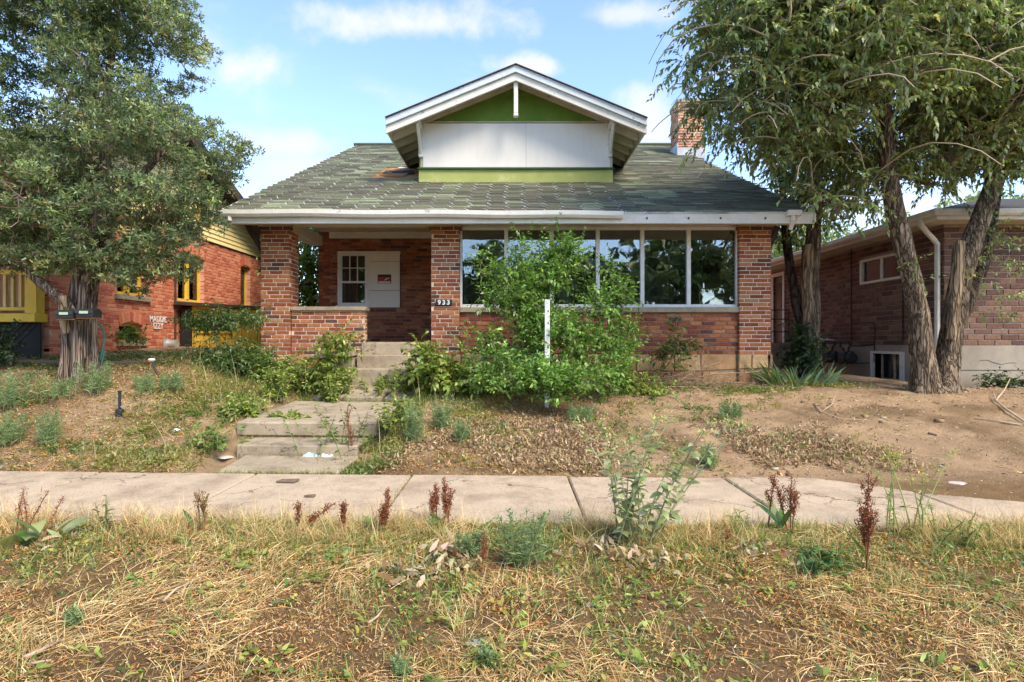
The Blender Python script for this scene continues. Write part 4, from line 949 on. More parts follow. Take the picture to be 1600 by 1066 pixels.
    m.add([A,B,Cc,D_,P1,P2], [(0,1,5,4),(0,4,3),(4,5,2,3),(1,2,5)]); m.build('roof', plain('right_roof', (.075,.065,.06), (.05,.045,.04), 14, .95, .7, 70), H)
    m = MB(); m.box(xe+.02, 16.4, ye+.02, y1+.4, z0-.02, z0); m.build('soffit', CREAM, H)
    m = MB(); m.box(xe-.02, xe+.015, ye-.02, y1+.4, z0-.04, z0+.10); m.box(xe+.016, 16.4, ye-.02, ye+.015, z0-.04, z0+.10); m.build('fascia', WHITE, H)
    gp = [(-.022,.02),(-.03,.115),(-.12,.125),(-.13,.115),(-.12,.05),(-.09,.02)]
    m = MB(); n = len(gp)
    a = [(xe+x,ye+x,z0+z) for x, z in gp]; b = [(xe+x,y1+.4,z0+z) for x, z in gp]; c = [(16.4,ye+x,z0+z) for x, z in gp]
    m.add(a+b, [(i, (i+1) % n, n+(i+1) % n, n+i) for i in range(n)]); m.add(a+c, [((i+1) % n, i, n+i, n+(i+1) % n) for i in range(n)]); m.build('gutter', WHITE, H)
    m = MB(); xd, yd = RX-.06, RY+.08
    m.tube([(xe-.06,ye+.3,z0+.03),(xe-.05,ye+.3,z0-.08),(xe+.1,ye+.36,z0-.2),(xd-.08,yd-.02,z0-.28),(xd,yd,z0-.36),(xd,yd,z0-.5),(xd,yd,.75),(xd-.12,yd-.1,.62)], .045, 8); m.build('downspout', WHITE, H)
    m = MB()
    for px in (1331, 1412): yy = ry(px); m.tube([(RX-.015,yy,zt),(RX-.015,yy,1.35)], .012, 5)
    m.tube([(RX-.015,ry(1331),1.75),(RX-.015,ry(1366),1.75),(RX-.02,ry(1369),1.65),(RX-.05,ry(1369),.9),(RX-.05,ry(1340),.85)], .01, 5); m.build('cable', BLACK, H)
build_right()

def gas_meters():
    y0 = ry(1305); pipe = MB(); 
    g = thing('gas_meter', (RX-.24, (RX-.24)*F/(1297-800), .9), 'dark gas meter nearest the iris clump on the beige foundation', 'gas meter', 'gas meters on the foundation')
    my = lambda px: (RX-.24)*F/(px-800)
    yy = my(1297)
    m = MB(); m.box(RX-.36, RX-.12, yy-.14, yy+.14, .85, 1.12); m.lathe([(.1,0),(.12,.03),(.12,.1),(.08,.14)], (RX-.24,yy-.26,.98), 'Y', 14); m.build('body', plain('meter_grey', (.05,.05,.052), (.035,.035,.036), 6, .6, .2), g, bevel=.03)
    m = MB(); m.tube([(RX-.24,yy-.1,1.1),(RX-.24,yy-.1,1.2),(RX-.24,yy-.2,1.27),(RX-.24,yy-.2,1.33)], .022, 6); m.build('riser', BLACK, g); m = MB(); m.tube([(RX-.24,yy+.1,1.1),(RX-.24,yy+.1,1.18),(RX-.24,yy+.22,1.22),(RX-.24,yy+.22,1.33)], .022, 6); m.build('riser', BLACK, g)
    m = MB(); m.lathe([(.05,0),(.055,.03),(.04,.05)], (RX-.24,yy-.17,1.05), 'Y', 12); m.build('dial', plain('pale_dial', (.4,.4,.38), None, 6, .5, 0), g)
    c = g.copy(); COL.objects.link(c); dy = my(1322)-yy; c.location.y += dy; c['label'] = 'dark gas meter nearer the forked tree, beside the small basement window'; WORLD[c.name] = Vector(c.location)
    for ch in list(g.children):
        k = ch.copy(); COL.objects.link(k); k.parent = c; k.matrix_parent_inverse = ch.matrix_parent_inverse
    m = MB(); m.tube([(RX-.24,my(1283),1.34),(RX-.24,my(1325),1.34),(RX-.24,my(1328),1.25),(RX-.24,my(1345),1.25),(RX-.05,my(1352),1.28)], .024, 6); m.tube([(RX-.24,my(1286),1.34),(RX-.24,my(1286),.5)], .024, 6); o = m.build('gas_pipe', BLACK)
    tag(o, 'black gas pipe running over both meters along the foundation', 'pipe')
    m = MB(); yy = my(1288); m.hexa([(RX-.45,yy-.2,1.36),(RX-.1,yy-.2,1.36),(RX-.1,yy+.2,1.4),(RX-.45,yy+.2,1.4),(RX-.45,yy-.2,1.38),(RX-.1,yy-.2,1.38),(RX-.1,yy+.2,1.42),(RX-.45,yy+.2,1.42)]); tag(m.build('cover_plate', FRAMEW), 'small white plate lying on the pipe above the gas meters', 'plate')
gas_meters()

# ------------------------------------------------------------------ across the street, seen only in the window glass
def across():
    A = thing('frame_house', (5, -21, -.1), 'pale gabled house across the street mirrored in the front windows', 'house')
    m = MB(); m.prism([(1.5,-.1),(9.5,-.1),(9.5,4.6),(5.5,7.6),(1.5,4.6)], -29, -21); m.build('wall', plain('grey_siding', (.36,.38,.4), None, 3, .8, .1), A)
    m = MB(); m.prism([(1.0,4.3),(5.5,7.65),(10,4.3),(10,4.5),(5.5,7.9),(1.0,4.5)], -29.3, -20.6); m.build('roof', plain('far_roof', (.12,.11,.11), None, 3, .9, .1), A)
    for x, z in ((2.6,1.0),(6.3,1.0),(4.7,4.6)):
        m = MB(); m.box(x, x+1.7, -20.99, -20.95, z, z+1.5); w = m.build('window', FRAMEW, A); g = MB(); g.box(x+.12, x+1.58, -20.94, -20.93, z+.12, z+1.38); g.build('pane', plain('dark_glass', (.03,.035,.04)), w)
across()
# ------------------------------------------------------------------ plants
LEAF = leafmat(trans=.34, rough=.42, spec=.5); DRY = leafmat('dry_leaf', .18, .8, .15); STEM = leafmat('stem', 0, .8, .15)
G_ELM = [(4,(.185,.24,.09)),(3,(.24,.30,.11)),(2,(.12,.165,.065)),(1.8,(.38,.43,.18)),(.4,(.46,.40,.15))]
G_JUN = [(3,(.15,.20,.085)),(3,(.195,.245,.105)),(2,(.10,.145,.068)),(2,(.27,.31,.13)),(.5,(.32,.26,.10))]
G_SHRUB = [(3,(.13,.24,.05)),(3,(.19,.32,.07)),(2,(.085,.17,.04)),(2.2,(.29,.42,.10))]
G_WEED = [(3,(.12,.20,.04)),(2,(.17,.25,.05)),(2,(.085,.15,.035)),(1,(.27,.29,.07))]
G_BLUE = [(3,(.20,.29,.13)),(2,(.26,.35,.16)),(1,(.14,.21,.10)),(.6,(.36,.38,.14))]
STRAW = [(4,(.62,.45,.20)),(3,(.74,.58,.30)),(2,(.47,.30,.125)),(1,(.38,.21,.08))]
LITTER = [(3,(.52,.25,.08)),(3,(.42,.21,.08)),(2.5,(.60,.38,.16)),(1.6,(.21,.12,.065)),(2.2,(.68,.52,.30)),(.8,(.13,.085,.055))]
DEAD = [(3,(.40,.28,.16)),(2,(.30,.19,.11)),(2,(.50,.38,.24)),(1,(.22,.14,.09))]
TAU = 2*np.pi
def U(a, b, n=None): return rng.uniform(a, b, n)

def trunk(mb, path, radii, sides=22, amp=.16, seed=0, step=.05, flare=0):
    """bark trunk with vertical ridges; path = control points"""
    P = np.array(path, float); Rr = np.array(radii, float)
    d_ = np.r_[0, np.cumsum(np.linalg.norm(np.diff(P, axis=0), axis=1))]
    n = max(4, int(d_[-1]/step)); t = np.linspace(0, d_[-1], n)
    # smooth interpolation
    C = np.stack([np.interp(t, d_, P[:, k]) for k in range(3)], 1)
    for _ in range(6): C[1:-1] = (C[:-2]+2*C[1:-1]+C[2:])/4
    C[1:-1, 0] += .02*(fbm(t[1:-1]*2, t[1:-1]*0+seed, seed)-.5); C[1:-1, 1] += .02*(fbm(t[1:-1]*2, t[1:-1]*0+seed, seed+4)-.5)
    r = np.interp(t, d_, Rr)
    T = np.gradient(C, axis=0); T /= np.linalg.norm(T, axis=1, keepdims=True)
    ref = np.array([.2,1,.1]); a = np.cross(T, ref); a /= np.linalg.norm(a, axis=1, keepdims=True); b = np.cross(T, a)
    th = np.arange(sides)*TAU/sides
    u = th[None]*3.0/ TAU*4+t[:, None]*.5; v = t[:, None]*3.0+0*th[None]
    # ridges wrap around the stem
    rid = fbm(np.cos(th)[None]*3.2+7+0*v, np.sin(th)[None]*3.2+3+v*.35, seed, 3)-.5
    rid2 = vnoise(np.cos(th)[None]*7+9+0*v, np.sin(th)[None]*7+v*1.1, seed+3)-.5
    rr = r[:, None]*(1+amp*2*rid+amp*rid2)
    if flare: rr = rr*(1+flare*np.exp(-t[:, None]/.18)*(1+.8*np.cos(th*4+seed)[None]))
    V = C[:, None]+rr[:, :, None]*(a[:, None]*np.cos(th)[None, :, None]+b[:, None]*np.sin(th)[None, :, None])
    vs = [tuple(p) for p in V.reshape(-1, 3)]
    fs = [(i*sides+k, i*sides+(k+1) % sides, (i+1)*sides+(k+1) % sides, (i+1)*sides+k) for i in range(n-1) for k in range(sides)]
    fs.append(tuple(range((n-1)*sides, n*sides)))
    mb.add(vs, fs); return C, r

def grow(attr, nodes, order_pt, sag=.0, r0=.02, wob=.08, col=(.2,.15,.1), rtip=.004, K=6):
    """connect every attractor to the nearest existing branch node; returns tubes and node list"""
    nodes = np.array(nodes, float); attr = attr[np.argsort(np.linalg.norm(attr-np.array(order_pt), axis=1))]
    paths = []; rads = []
    buf = np.zeros((len(nodes)+len(attr)*4, 3)); buf[:len(nodes)] = nodes; n = len(nodes)
    tot = len(attr)
    for i, a in enumerate(attr):
        d2 = ((buf[:n]-a)**2).sum(1)+.6*np.clip(buf[:n, 2]-a[2]+.1, 0, None)**2
        s = buf[np.argmin(d2)]; ln = np.linalg.norm(a-s)
        t = np.linspace(0, 1, K)[:, None]
        p = s+(a-s)*t; w = np.sin(np.pi*t)
        p = p+w*(rng.normal(0, wob*ln, 3))+np.array([0,0,1.0])*w*(sag*ln); p = p+w*(1-w)*rng.normal(0, wob*ln, 3)
        rb = r0*min(1, .35+ln)*(1 if i < tot*.15 else .55 if i < tot*.5 else .35)
        paths.append(p); rads.append(np.linspace(max(rb, rtip*1.3), rtip, K))
        buf[n:n+4] = p[[1,3,4,5]]; n += 4
    return attr, np.array(paths), np.array(rads)
def in_ell(ells, n, shell=.35):
    """points in a set of ellipsoids (x,y,z,rx,ry,rz), weighted by volume, biased outward"""
    E = np.array(ells); vol = E[:, 3]*E[:, 4]*E[:, 5]; k = rng.choice(len(E), n, p=vol/vol.sum())
    d_ = rng.normal(0, 1, (n, 3)); d_ /= np.linalg.norm(d_, axis=1, keepdims=True)
    r = U(0, 1, n)**shell
    return E[k, :3]+d_*r[:, None]*E[k, 3:]
def spread(pts, mind):
    out = []
    for p in pts:
        if not out or (((np.array(out)-p)**2).sum(1) > mind*mind).all(): out.append(p)
    return np.array(out)

def leafy(q, A, twn, twl, lpt, ll, lw, pal, droop=.6, center=None, q_stem=None, stemcol=(.3,.22,.13), upb=.1, tint=.14):
    """twigs with alternate leaves around attractor points A"""
    N = len(A); n = N*twn
    base = np.repeat(A, twn, 0)+rng.normal(0, .04, (n, 3))
    head = U(0, TAU, n)
    if center is not None:
        out = np.arctan2(base[:, 1]-center[1], base[:, 0]-center[0]); head = out+rng.normal(0, 1.1, n)
    pit = rng.normal(upb, .45, n); L = twl*U(.5, 1.3, n); bend = droop*U(.4, 1.5, n)
    K = 5; pos = base.copy(); P = [pos.copy()]
    for k in range(K-1):
        p = pit-bend*(k+.5)/(K-1); pos = pos+np.stack([np.cos(p)*np.cos(head), np.cos(p)*np.sin(head), np.sin(p)], 1)*(L/(K-1))[:, None]; P.append(pos.copy())
    P = np.stack(P, 1)
    if q_stem is not None: q_stem.tubes(P[::2, ::2], np.broadcast_to(np.linspace(.0045, .002, 3), (len(P[::2]), 3)), np.array(stemcol)*U(.7, 1.3, (len(P[::2]), 1)), 3)
    t = np.tile(np.linspace(.12, 1, lpt), n)*(K-1); i = np.clip(t.astype(int), 0, K-2); f = (t-i)[:, None]
    ti = np.repeat(np.arange(n), lpt)
    LP = P[ti, i]*(1-f)+P[ti, i+1]*f
    side = np.tile(np.where(np.arange(lpt) % 2 == 0, 1, -1), n)
    h = np.repeat(head, lpt)+side*U(.5, 1.2, n*lpt); pt = np.repeat(pit-bend*.6, lpt)+rng.normal(-.15, .4, n*lpt)
    c = pick(pal, n*lpt); ct = (1+tint*rng.normal(0, 1, N)).clip(.6, 1.5); c = c*np.repeat(ct, twn*lpt)[:, None]
    s = U(.65, 1.2, n*lpt)
    q.diamonds(LP, h, pt, ll*s, lw*s*1.12, c, .2, rng.normal(0, .6, n*lpt))

# ---- forked elm on the right
BARK = barkmat('elm_bark', (.10,.075,.052), (.23,.17,.115), (.42,.33,.23), 13, (1,1,.17))
BARKP = barkmat('pale_wood', (.22,.15,.09), (.36,.26,.16), (.5,.39,.26), 9, (1,1,.12))
BARKD = barkmat('dark_bark', (.05,.038,.03), (.10,.075,.055), (.16,.12,.09), 8)
def elm():
    bx, by = gx(1458, 8.8), 8.8; bz = tz(bx, by)-.05
    T = thing('elm_tree', (bx, by, bz), 'big elm with forked furrowed trunks and a wide drooping crown at the right', 'tree')
    def pp(px, py, Y): return (gx(px, Y), Y, gz(py, Y))
    m = MB(); C1, r1 = trunk(m, [(gx(1445,8.75),8.75,bz),pp(1441,560,8.72),pp(1437,500,8.7),pp(1424,430,8.65),pp(1403,350,8.6),pp(1388,270,8.5),pp(1385,200,8.4),pp(1370,100,8.2),pp(1340,-40,8.0)], [.18,.15,.14,.135,.13,.12,.11,.09,.06], seed=3, amp=.2, flare=.35)
    m.build('trunk', BARK, T, smooth=True)
    m = MB(); C2, r2 = trunk(m, [(gx(1474,8.9),8.9,bz),pp(1482,560,8.9),pp(1490,500,8.9),pp(1502,430,8.9),pp(1525,360,8.95),pp(1556,280,9.05),pp(1585,210,9.1),pp(1625,100,9.2),pp(1660,-60,9.3)], [.195,.162,.145,.14,.132,.125,.115,.09,.06], seed=8, amp=.2, flare=.35)
    m.build('trunk', BARK, T, smooth=True)
    m = MB(); C3, r3 = trunk(m, [pp(1494,515,8.95),pp(1508,470,9.0),pp(1535,400,9.15),pp(1548,330,9.3),pp(1560,260,9.4),pp(1560,150,9.5)], [.10,.125,.12,.11,.09,.05], seed=9)
    m.build('trunk', BARKD, T, smooth=True)
    m = MB(); trunk(m, [pp(1484,530,8.76),pp(1492,470,8.74),pp(1497,420,8.74),pp(1499,377,8.74)], [.07,.085,.085,.075], sides=14, seed=12); o = m.build('broken_stub', BARKP, T, smooth=True); o['label'] = 'pale barkless broken stub on the right trunk'
    nodes = list(C1[len(C1)//2::2])+list(C2[len(C2)//2::2])+list(C3[len(C3)//2::2])
    E = [(4.6,8.0,5.7,2.25,1.7,1.9),(6.9,8.9,5.9,2.6,2.0,2.4),(3.7,7.9,6.7,1.6,1.4,1.4),(4.9,8.6,4.1,1.1,1.0,.75),(7.7,9.4,4.7,1.2,1.0,.8),(8.6,9.0,5.4,1.5,1.5,1.8),(3.0,8.3,5.0,.8,.9,.8),(3.7,8.0,4.35,.6,.5,.5),(4.4,8.2,3.75,.75,.5,.45),(5.0,8.3,3.4,.5,.4,.3)]
    A = in_ell(E, 2500, .5)
    keep = ~((A[:, 1] > 8.7) & (A[:, 0] < 5.0) & (A[:, 2] < roof_z(A[:, 1])+.35)) & (A[:, 2] < 8.3) & ~((A[:, 0] > 7.0) & (A[:, 1] > 9.5) & (A[:, 2] < 4.2))
    ppx = A[:, 0]/A[:, 1]*F+800; ppy = 533-(A[:, 2]-EYE)/A[:, 1]*F
    keep &= ~((ppx < 1066) & (ppy > 140))
    # gaps in the foliage
    hole = vnoise(A[:, 0]*1.3+5, A[:, 2]*1.3, 77)*.6+vnoise(A[:, 1]*1.2, A[:, 2]*1.6, 78)*.4
    A = A[keep & (hole > .415)]
    A, pa, ra = grow(A, nodes, (6.0,8.7,4.2), .06, .035, .12)
    qb = QM(); qb.tubes(pa, ra, np.array([.17,.125,.085])*U(.7, 1.3, (len(pa), 1)), 5); qb.build('branches', STEM, T, smooth=True, kind='stuff')
    q = QM(); qs = QM()
    leafy(q, A, 5, .5, 15, .08, .037, G_ELM, droop=1.0, q_stem=qs, stemcol=(.36,.27,.17))
    # long pale drooping twigs on the outside
    B = A[rng.choice(len(A), 620)]; n = len(B)
    K = 7; pos = B+0; h = U(0, TAU, n); L = U(.6, 1.9, n); P = [pos.copy()]
    for k in range(K-1):
        p = .5-1.6*k/(K-1); pos = pos+np.stack([np.cos(p)*np.cos(h), np.cos(p)*np.sin(h), 0*h+np.sin(p)], 1)*(L/(K-1))[:, None]; h = h+rng.normal(0, .25, n); P.append(pos.copy())
    qs.tubes(np.stack(P, 1), np.broadcast_to(np.linspace(.012, .005, K), (n, K)), np.array([.5,.40,.27])*U(.7, 1.2, (n, 1)), 4)
    qs.build('twigs', STEM, T, kind='stuff'); q.build('foliage', LEAF, T, kind='stuff')
    # leafy shoots low on the trunk
    q = QM(); S = np.array([pp(1545,430,8.7),pp(1530,470,8.75),pp(1590,470,8.7),pp(1440,420,8.5),pp(1575,360,8.6),pp(1560,390,8.7),pp(1595,400,8.8)]); leafy(q, np.repeat(S, 3, 0)+rng.normal(0,.15,(21,3)), 4, .3, 8, .07, .03, G_ELM, droop=.8); q.build('shoots', LEAF, T, kind='stuff')
elm()

def side_elm():
    Y = 10.6; bx = gx(1266, Y); bz = tz(bx, Y)-.05
    T = thing('elm_tree', (bx, Y, bz), 'thin double stemmed elm with a sawn off top in the gap beside the pillar', 'tree')
    pp = lambda px, py, Y=Y: (gx(px, Y), Y, gz(py, Y))
    m = MB(); C1, _ = trunk(m, [(gx(1268,Y),Y,bz),pp(1268,520),pp(1268,440),pp(1272,360),pp(1277,290),pp(1272,220),pp(1262,120)], [.16,.15,.135,.125,.11,.09,.05], sides=16, seed=31, flare=.4); m.build('trunk', BARK, T, smooth=True)
    m = MB(); trunk(m, [pp(1262,520,10.55),pp(1260,450,10.5),pp(1262,400,10.5),pp(1262,382,10.5)], [.09,.10,.105,.10], sides=14, seed=33); o = m.build('sawn_stem', BARKP, T, smooth=True)
    m = MB(); C2, _ = trunk(m, [pp(1256,520,10.65),pp(1244,465,10.7),pp(1234,420,10.8),pp(1228,370,10.9),pp(1226,320,11),pp(1215,260,11.2)], [.10,.09,.08,.075,.06,.04], sides=12, seed=35); m.build('trunk', BARKD, T, smooth=True)
    nodes = list(C1[len(C1)//3::2])+list(C2[len(C2)//3::2])
    A = in_ell([(5.4,10.8,4.2,1.0,1.0,.9),(5.6,11.0,5.5,1.4,1.0,1.2),(5.2,11.3,3.7,.6,.7,.45),(6.3,11.0,4.3,.7,.8,.8)], 300, .5)
    A = A[~((A[:, 0] < 5.0) & (A[:, 2] < roof_z(A[:, 1])+.3) & (A[:, 2] > 3.3))]
    A, pa, ra = grow(A, nodes, (5.4,10.6,2.8), .05, .03, .12)
    q = QM(); q.tubes(pa, ra, np.array([.14,.10,.07])*U(.7, 1.3, (len(pa), 1)), 5); q.build('branches', STEM, T, smooth=True, kind='stuff')
    q = QM(); leafy(q, A, 5, .42, 11, .085, .036, G_ELM, droop=.9); q.build('foliage', LEAF, T, kind='stuff')
side_elm()

# ---- juniper on the left
def juniper():
    Y = 7.55; bx = gx(122, Y); bz = tz(bx, Y)-.06
    T = thing('juniper_tree', (bx, Y, bz), 'tall shaggy juniper with several fibrous stems and mailboxes, before the orange red house', 'tree')
    JB = barkmat('juniper_bark', (.12,.085,.065), (.26,.19,.145), (.42,.33,.26), 14, (1.4,1.4,.06))
    pp = lambda px, py, Y=Y: (gx(px, Y), Y, gz(py, Y))
    stems = [([(gx(101,7.5),7.5,bz),pp(105,540,7.5),pp(111,490,7.52),pp(124,430,7.55),pp(130,340,7.6),pp(134,240,7.65),pp(140,130,7.7),pp(160,0,7.75),pp(170,-120,7.8)], [.082,.07,.07,.072,.075,.07,.062,.05,.03]),
             ([(gx(146,7.6),7.6,bz),pp(143,540,7.6),pp(141,480,7.6),pp(146,430,7.6),pp(158,330,7.55),pp(165,230,7.6),pp(168,120,7.6),pp(185,20,7.6)], [.08,.07,.068,.07,.075,.066,.05,.03]),
             ([(gx(122,7.42),7.42,bz),pp(122,550,7.42),pp(118,500,7.42),pp(100,470,7.4),pp(75,450,7.35),pp(50,430,7.3),pp(20,380,7.3)], [.07,.065,.065,.065,.06,.05,.03]),
             ([pp(128,560,7.48),pp(126,500,7.46),pp(132,440,7.45),pp(155,370,7.4),pp(200,300,7.35),pp(260,230,7.4)], [.05,.055,.06,.065,.055,.03]),
             ([pp(134,480,7.7),pp(150,420,7.8),pp(200,370,7.9),pp(265,330,7.95),pp(310,300,8)], [.08,.07,.055,.045,.02])]
    nodes = []
    for i, (p, r) in enumerate(stems):
        m = MB(); C, _ = trunk(m, p, r, sides=18, amp=.22, seed=50+i*3, flare=.3 if i < 3 else 0); m.build('trunk', JB, T, smooth=True); nodes += list(C[int(len(C)*.35)::3])
    m = MB(); trunk(m, [pp(104,520,7.38),pp(98,480,7.33),pp(97,462,7.3)], [.06,.055,.05], sides=12, seed=90); o = m.build('cut_stub', BARKP, T, smooth=True)
    E = []
    for px, py, rx, ry in ((100,110,150,150),(40,260,140,110),(215,90,105,115),(250,220,125,85),(335,232,52,62),(300,305,75,62),(185,320,115,80),(70,365,120,62),(225,405,70,50),(285,385,42,52),(318,285,62,52),(-70,330,90,80),(130,-20,160,90),(150,395,90,40),(265,150,55,50),(265,215,70,60),(318,190,32,38),(255,60,50,50)):
        E.append((gx(px, Y), Y-.1, gz(py, Y), rx/120, min(.95, max(.45, rx/110)), ry/120))
    A = in_ell(E, 5000, .42)
    hole = vnoise(A[:, 0]*1.7+2, A[:, 2]*1.7, 61)*.65+vnoise(A[:, 1]*1.6, A[:, 2]*1.9, 62)*.35
    A = A[((hole > .41) | ((A[:, 0] > -4.75) & (A[:, 2] > 3.5) & (hole > .3))) & ~((A[:, 0] < -6.3) & (A[:, 1] > 8.35)) & (A[:, 2] < 7.2) & ~((A[:, 0]/A[:, 1]*F+800 > 336) & (533-(A[:, 2]-EYE)/A[:, 1]*F > 285)) & ~((A[:,0] < -4.0) & (A[:,1] > 9.0))]
    A = spread(A, .21)
    A, pa, ra = grow(A, nodes, (-5.9,7.5,3.0), .08, .03, .16)
    q = QM(); q.tubes(pa, ra, np.array([.15,.115,.095])*U(.6, 1.5, (len(pa), 1)), 4); q.build('branches', STEM, T, smooth=True, kind='stuff')
    # foliage: rounded tufts of short scale sprays
    nt_ = 25; n = len(A)*nt_; o_ = rng.normal(0, 1, (n, 3)); o_[:, 2] += .35; o_ /= np.linalg.norm(o_, axis=1, keepdims=True); rad = U(.07, .19, n)
    cen = np.repeat(A, nt_, 0)+o_*rad[:, None]*np.array([1.25,1.25,.7])
    tint = np.repeat((1+.16*rng.normal(0, 1, len(A))).clip(.6, 1.4), nt_)*(1+.22*rng.normal(0, 1, n)).clip(.5, 1.6)
    m_ = 11; N = n*m_; e_ = rng.normal(0, 1, (N, 3)); e_[:, 2] += .45; e_ /= np.linalg.norm(e_, axis=1, keepdims=True)
    B = np.repeat(cen, m_, 0)+e_*U(.0, .045, N)[:, None]
    col = np.repeat(pick(G_JUN, n, .1)*tint[:, None], m_, 0)*U(.8, 1.25, (N, 1))
    q = QM(); q.ribbons(B, np.arctan2(e_[:, 1], e_[:, 0])+rng.normal(0,.3,N), np.arcsin(e_[:, 2].clip(-1, 1))+rng.normal(0,.3,N), U(-.3, .5, N), U(.026, .055, N), U(.013, .024, N), col, K=1, prof=[1,.35], roll=U(0, 3.1, N))
    q.build('foliage', LEAF, T, kind='stuff')
    # dead bare twigs
    q = QM(); D_ = np.concatenate([in_ell([(-6.75,6.9,3.75,.5,.3,.45)], 60, .6), in_ell([(-5.9,6.9,3.05,.5,.3,.35)], 45, .6), in_ell([(-4.4,7.4,3.0,.3,.3,.5)], 35, .6)])
    n = len(D_); K = 5; pos = D_.copy(); h = U(0, TAU, n); p_ = rng.normal(-.1, .6, n); P = [pos.copy()]
    for k in range(K-1): pos = pos+np.stack([np.cos(p_)*np.cos(h), np.cos(p_)*np.sin(h), np.sin(p_)], 1)*.11; h = h+rng.normal(0, .4, n); p_ = p_+rng.normal(0, .3, n); P.append(pos.copy())
    q.tubes(np.stack(P, 1), np.broadcast_to(np.linspace(.008, .003, K), (n, K)), pick([(2,(.30,.22,.17)),(1,(.25,.13,.08))], n), 4); q.build('dead_twigs', STEM, T, kind='stuff')
juniper()

# ---- trees farther back
def back_tree(px, Y, h, ells, label, n=160, ll=.16, lw=.085, pal=G_ELM, trunk_r=.14, twn=5, lpt=9, twl=.7, base=None):
    x = gx(px, Y); z = tz(x, Y)-.05 if base is None else base
    T = thing('shade_tree', (x, Y, z), label, 'tree', 'trees behind the houses' if Y > 0 else 'trees across the street')
    m = MB(); C, _ = trunk(m, [(x,Y,z),(x+.1,Y,z+h*.3),(x-.1,Y+.1,z+h*.6),(x,Y,z+h*.85)], [trunk_r,trunk_r*.8,trunk_r*.55,trunk_r*.25], sides=12, seed=int(abs(px)) % 97, step=.15); m.build('trunk', BARKD, T, smooth=True)
    A = in_ell([(x+a, Y+b, z+c, d_, e, f) for a, b, c, d_, e, f in ells], n, .5)
    A, pa, ra = grow(A, list(C[len(C)//3::2]), (x, Y, z+h*.4), .05, .05, .12)
    q = QM(); q.tubes(pa, ra, np.array([.10,.075,.055])*U(.7, 1.3, (len(pa), 1)), 4); q.build('branches', STEM, T, kind='stuff')
    q = QM(); leafy(q, A, twn, twl, lpt, ll, lw, pal, droop=.8); q.build('crown', LEAF, T, kind='stuff')
back_tree(482, 15.5, 4.6, [(0,0,1.6,.9,1.0,1.4),(0.1,0,3.0,1.0,1.0,1.2)], 'leafy green tree filling the gap behind the porch, beside the left pillar', 200, .11, .05, G_SHRUB)
back_tree(1395, 26, 7.5, [(0,0,4.6,3.4,2,2.0),(-3,1,5.0,2.4,2,1.8),(3,0,5.6,3,2,2.2)], 'dark leafy tree rising behind the low brown brick house, nearer its left end', 260, .22, .11)
back_tree(1560, 27, 8.5, [(0,0,5.6,3.4,2,2.4),(3,0,6.2,2.6,2,2.4)], 'dark leafy tree rising behind the low brown brick house, at the right edge', 220, .22, .11)
back_tree(1235, 21, 6, [(0,0,3.6,1.7,1.5,2.2),(.3,0,2.2,1.3,1,1.2)], 'dense green tree deep in the gap between bungalow and brown brick house', 200, .16, .08)
for i, (x, Y, s, lb) in enumerate(((-3.0,-16,1.1,'broad street tree mirrored in the leftmost front window'),(-14,-20,1.2,'street tree mirrored at the porch end of the windows'),(1.5,-13,.95,'street tree mirrored in the middle front windows behind the bush'),(9.5,-13.5,1.25,'tall street tree mirrored in the two rightmost front windows'),(16,-18,1.2,'street tree mirrored past the right pillar'),(5.6,-11.5,.9,'slender street tree mirrored in the fourth front window'))):
    back_tree(800+x/Y*F, Y, 6.5*s, [(0,0,4.0*s,2.4*s,1.8*s,2.2*s),(1.4*s,0,5.4*s,1.7*s,1.4*s,1.5*s),(-1.5*s,0,5.0*s,1.6*s,1.4*s,1.5*s),(0,0,1.8*s,2.2*s,1.4*s,1.2*s)], lb, 150, .36, .22, base=-.1)

# ---- generic plants
def stems_(q, base, n, h, spread_, lean=.25, r0=.006, col=(.2,.22,.08), K=6, bend=.2):
    """n stems from one foot; returns paths"""
    hd = U(0, TAU, n); p0 = np.pi/2-np.abs(rng.normal(0, lean, n)); L = h*U(.6, 1.05, n)/np.maximum(np.sin(p0), .5)
    b = np.array(base)[None]+np.stack([rng.normal(0, spread_, n), rng.normal(0, spread_, n), np.zeros(n)-.02], 1)
    pos = b.copy(); P = [pos.copy()]
    for k in range(K-1):
        p = p0-bend*k/(K-1); pos = pos+np.stack([np.cos(p)*np.cos(hd), np.cos(p)*np.sin(hd), np.sin(p)], 1)*(L/(K-1))[:, None]; hd = hd+rng.normal(0, .12, n); P.append(pos.copy())
    P = np.stack(P, 1); q.tubes(P, np.broadcast_to(np.linspace(r0, r0*.35, K), (n, K)), np.array(col)*U(.75, 1.25, (n, 1)), 4)
    return P
def along(P, m, t0=.15, t1=1.0):
    n, K, _ = P.shape; t = U(t0, t1, (n, m))*(K-1); i = np.clip(t.astype(int), 0, K-2); f = (t-i)[..., None]
    a = np.take_along_axis(P, i[..., None].repeat(3, 2), 1); b = np.take_along_axis(P, (i+1)[..., None].repeat(3, 2), 1)
    return (a*(1-f)+b*f).reshape(-1, 3), (t/(K-1)).ravel()

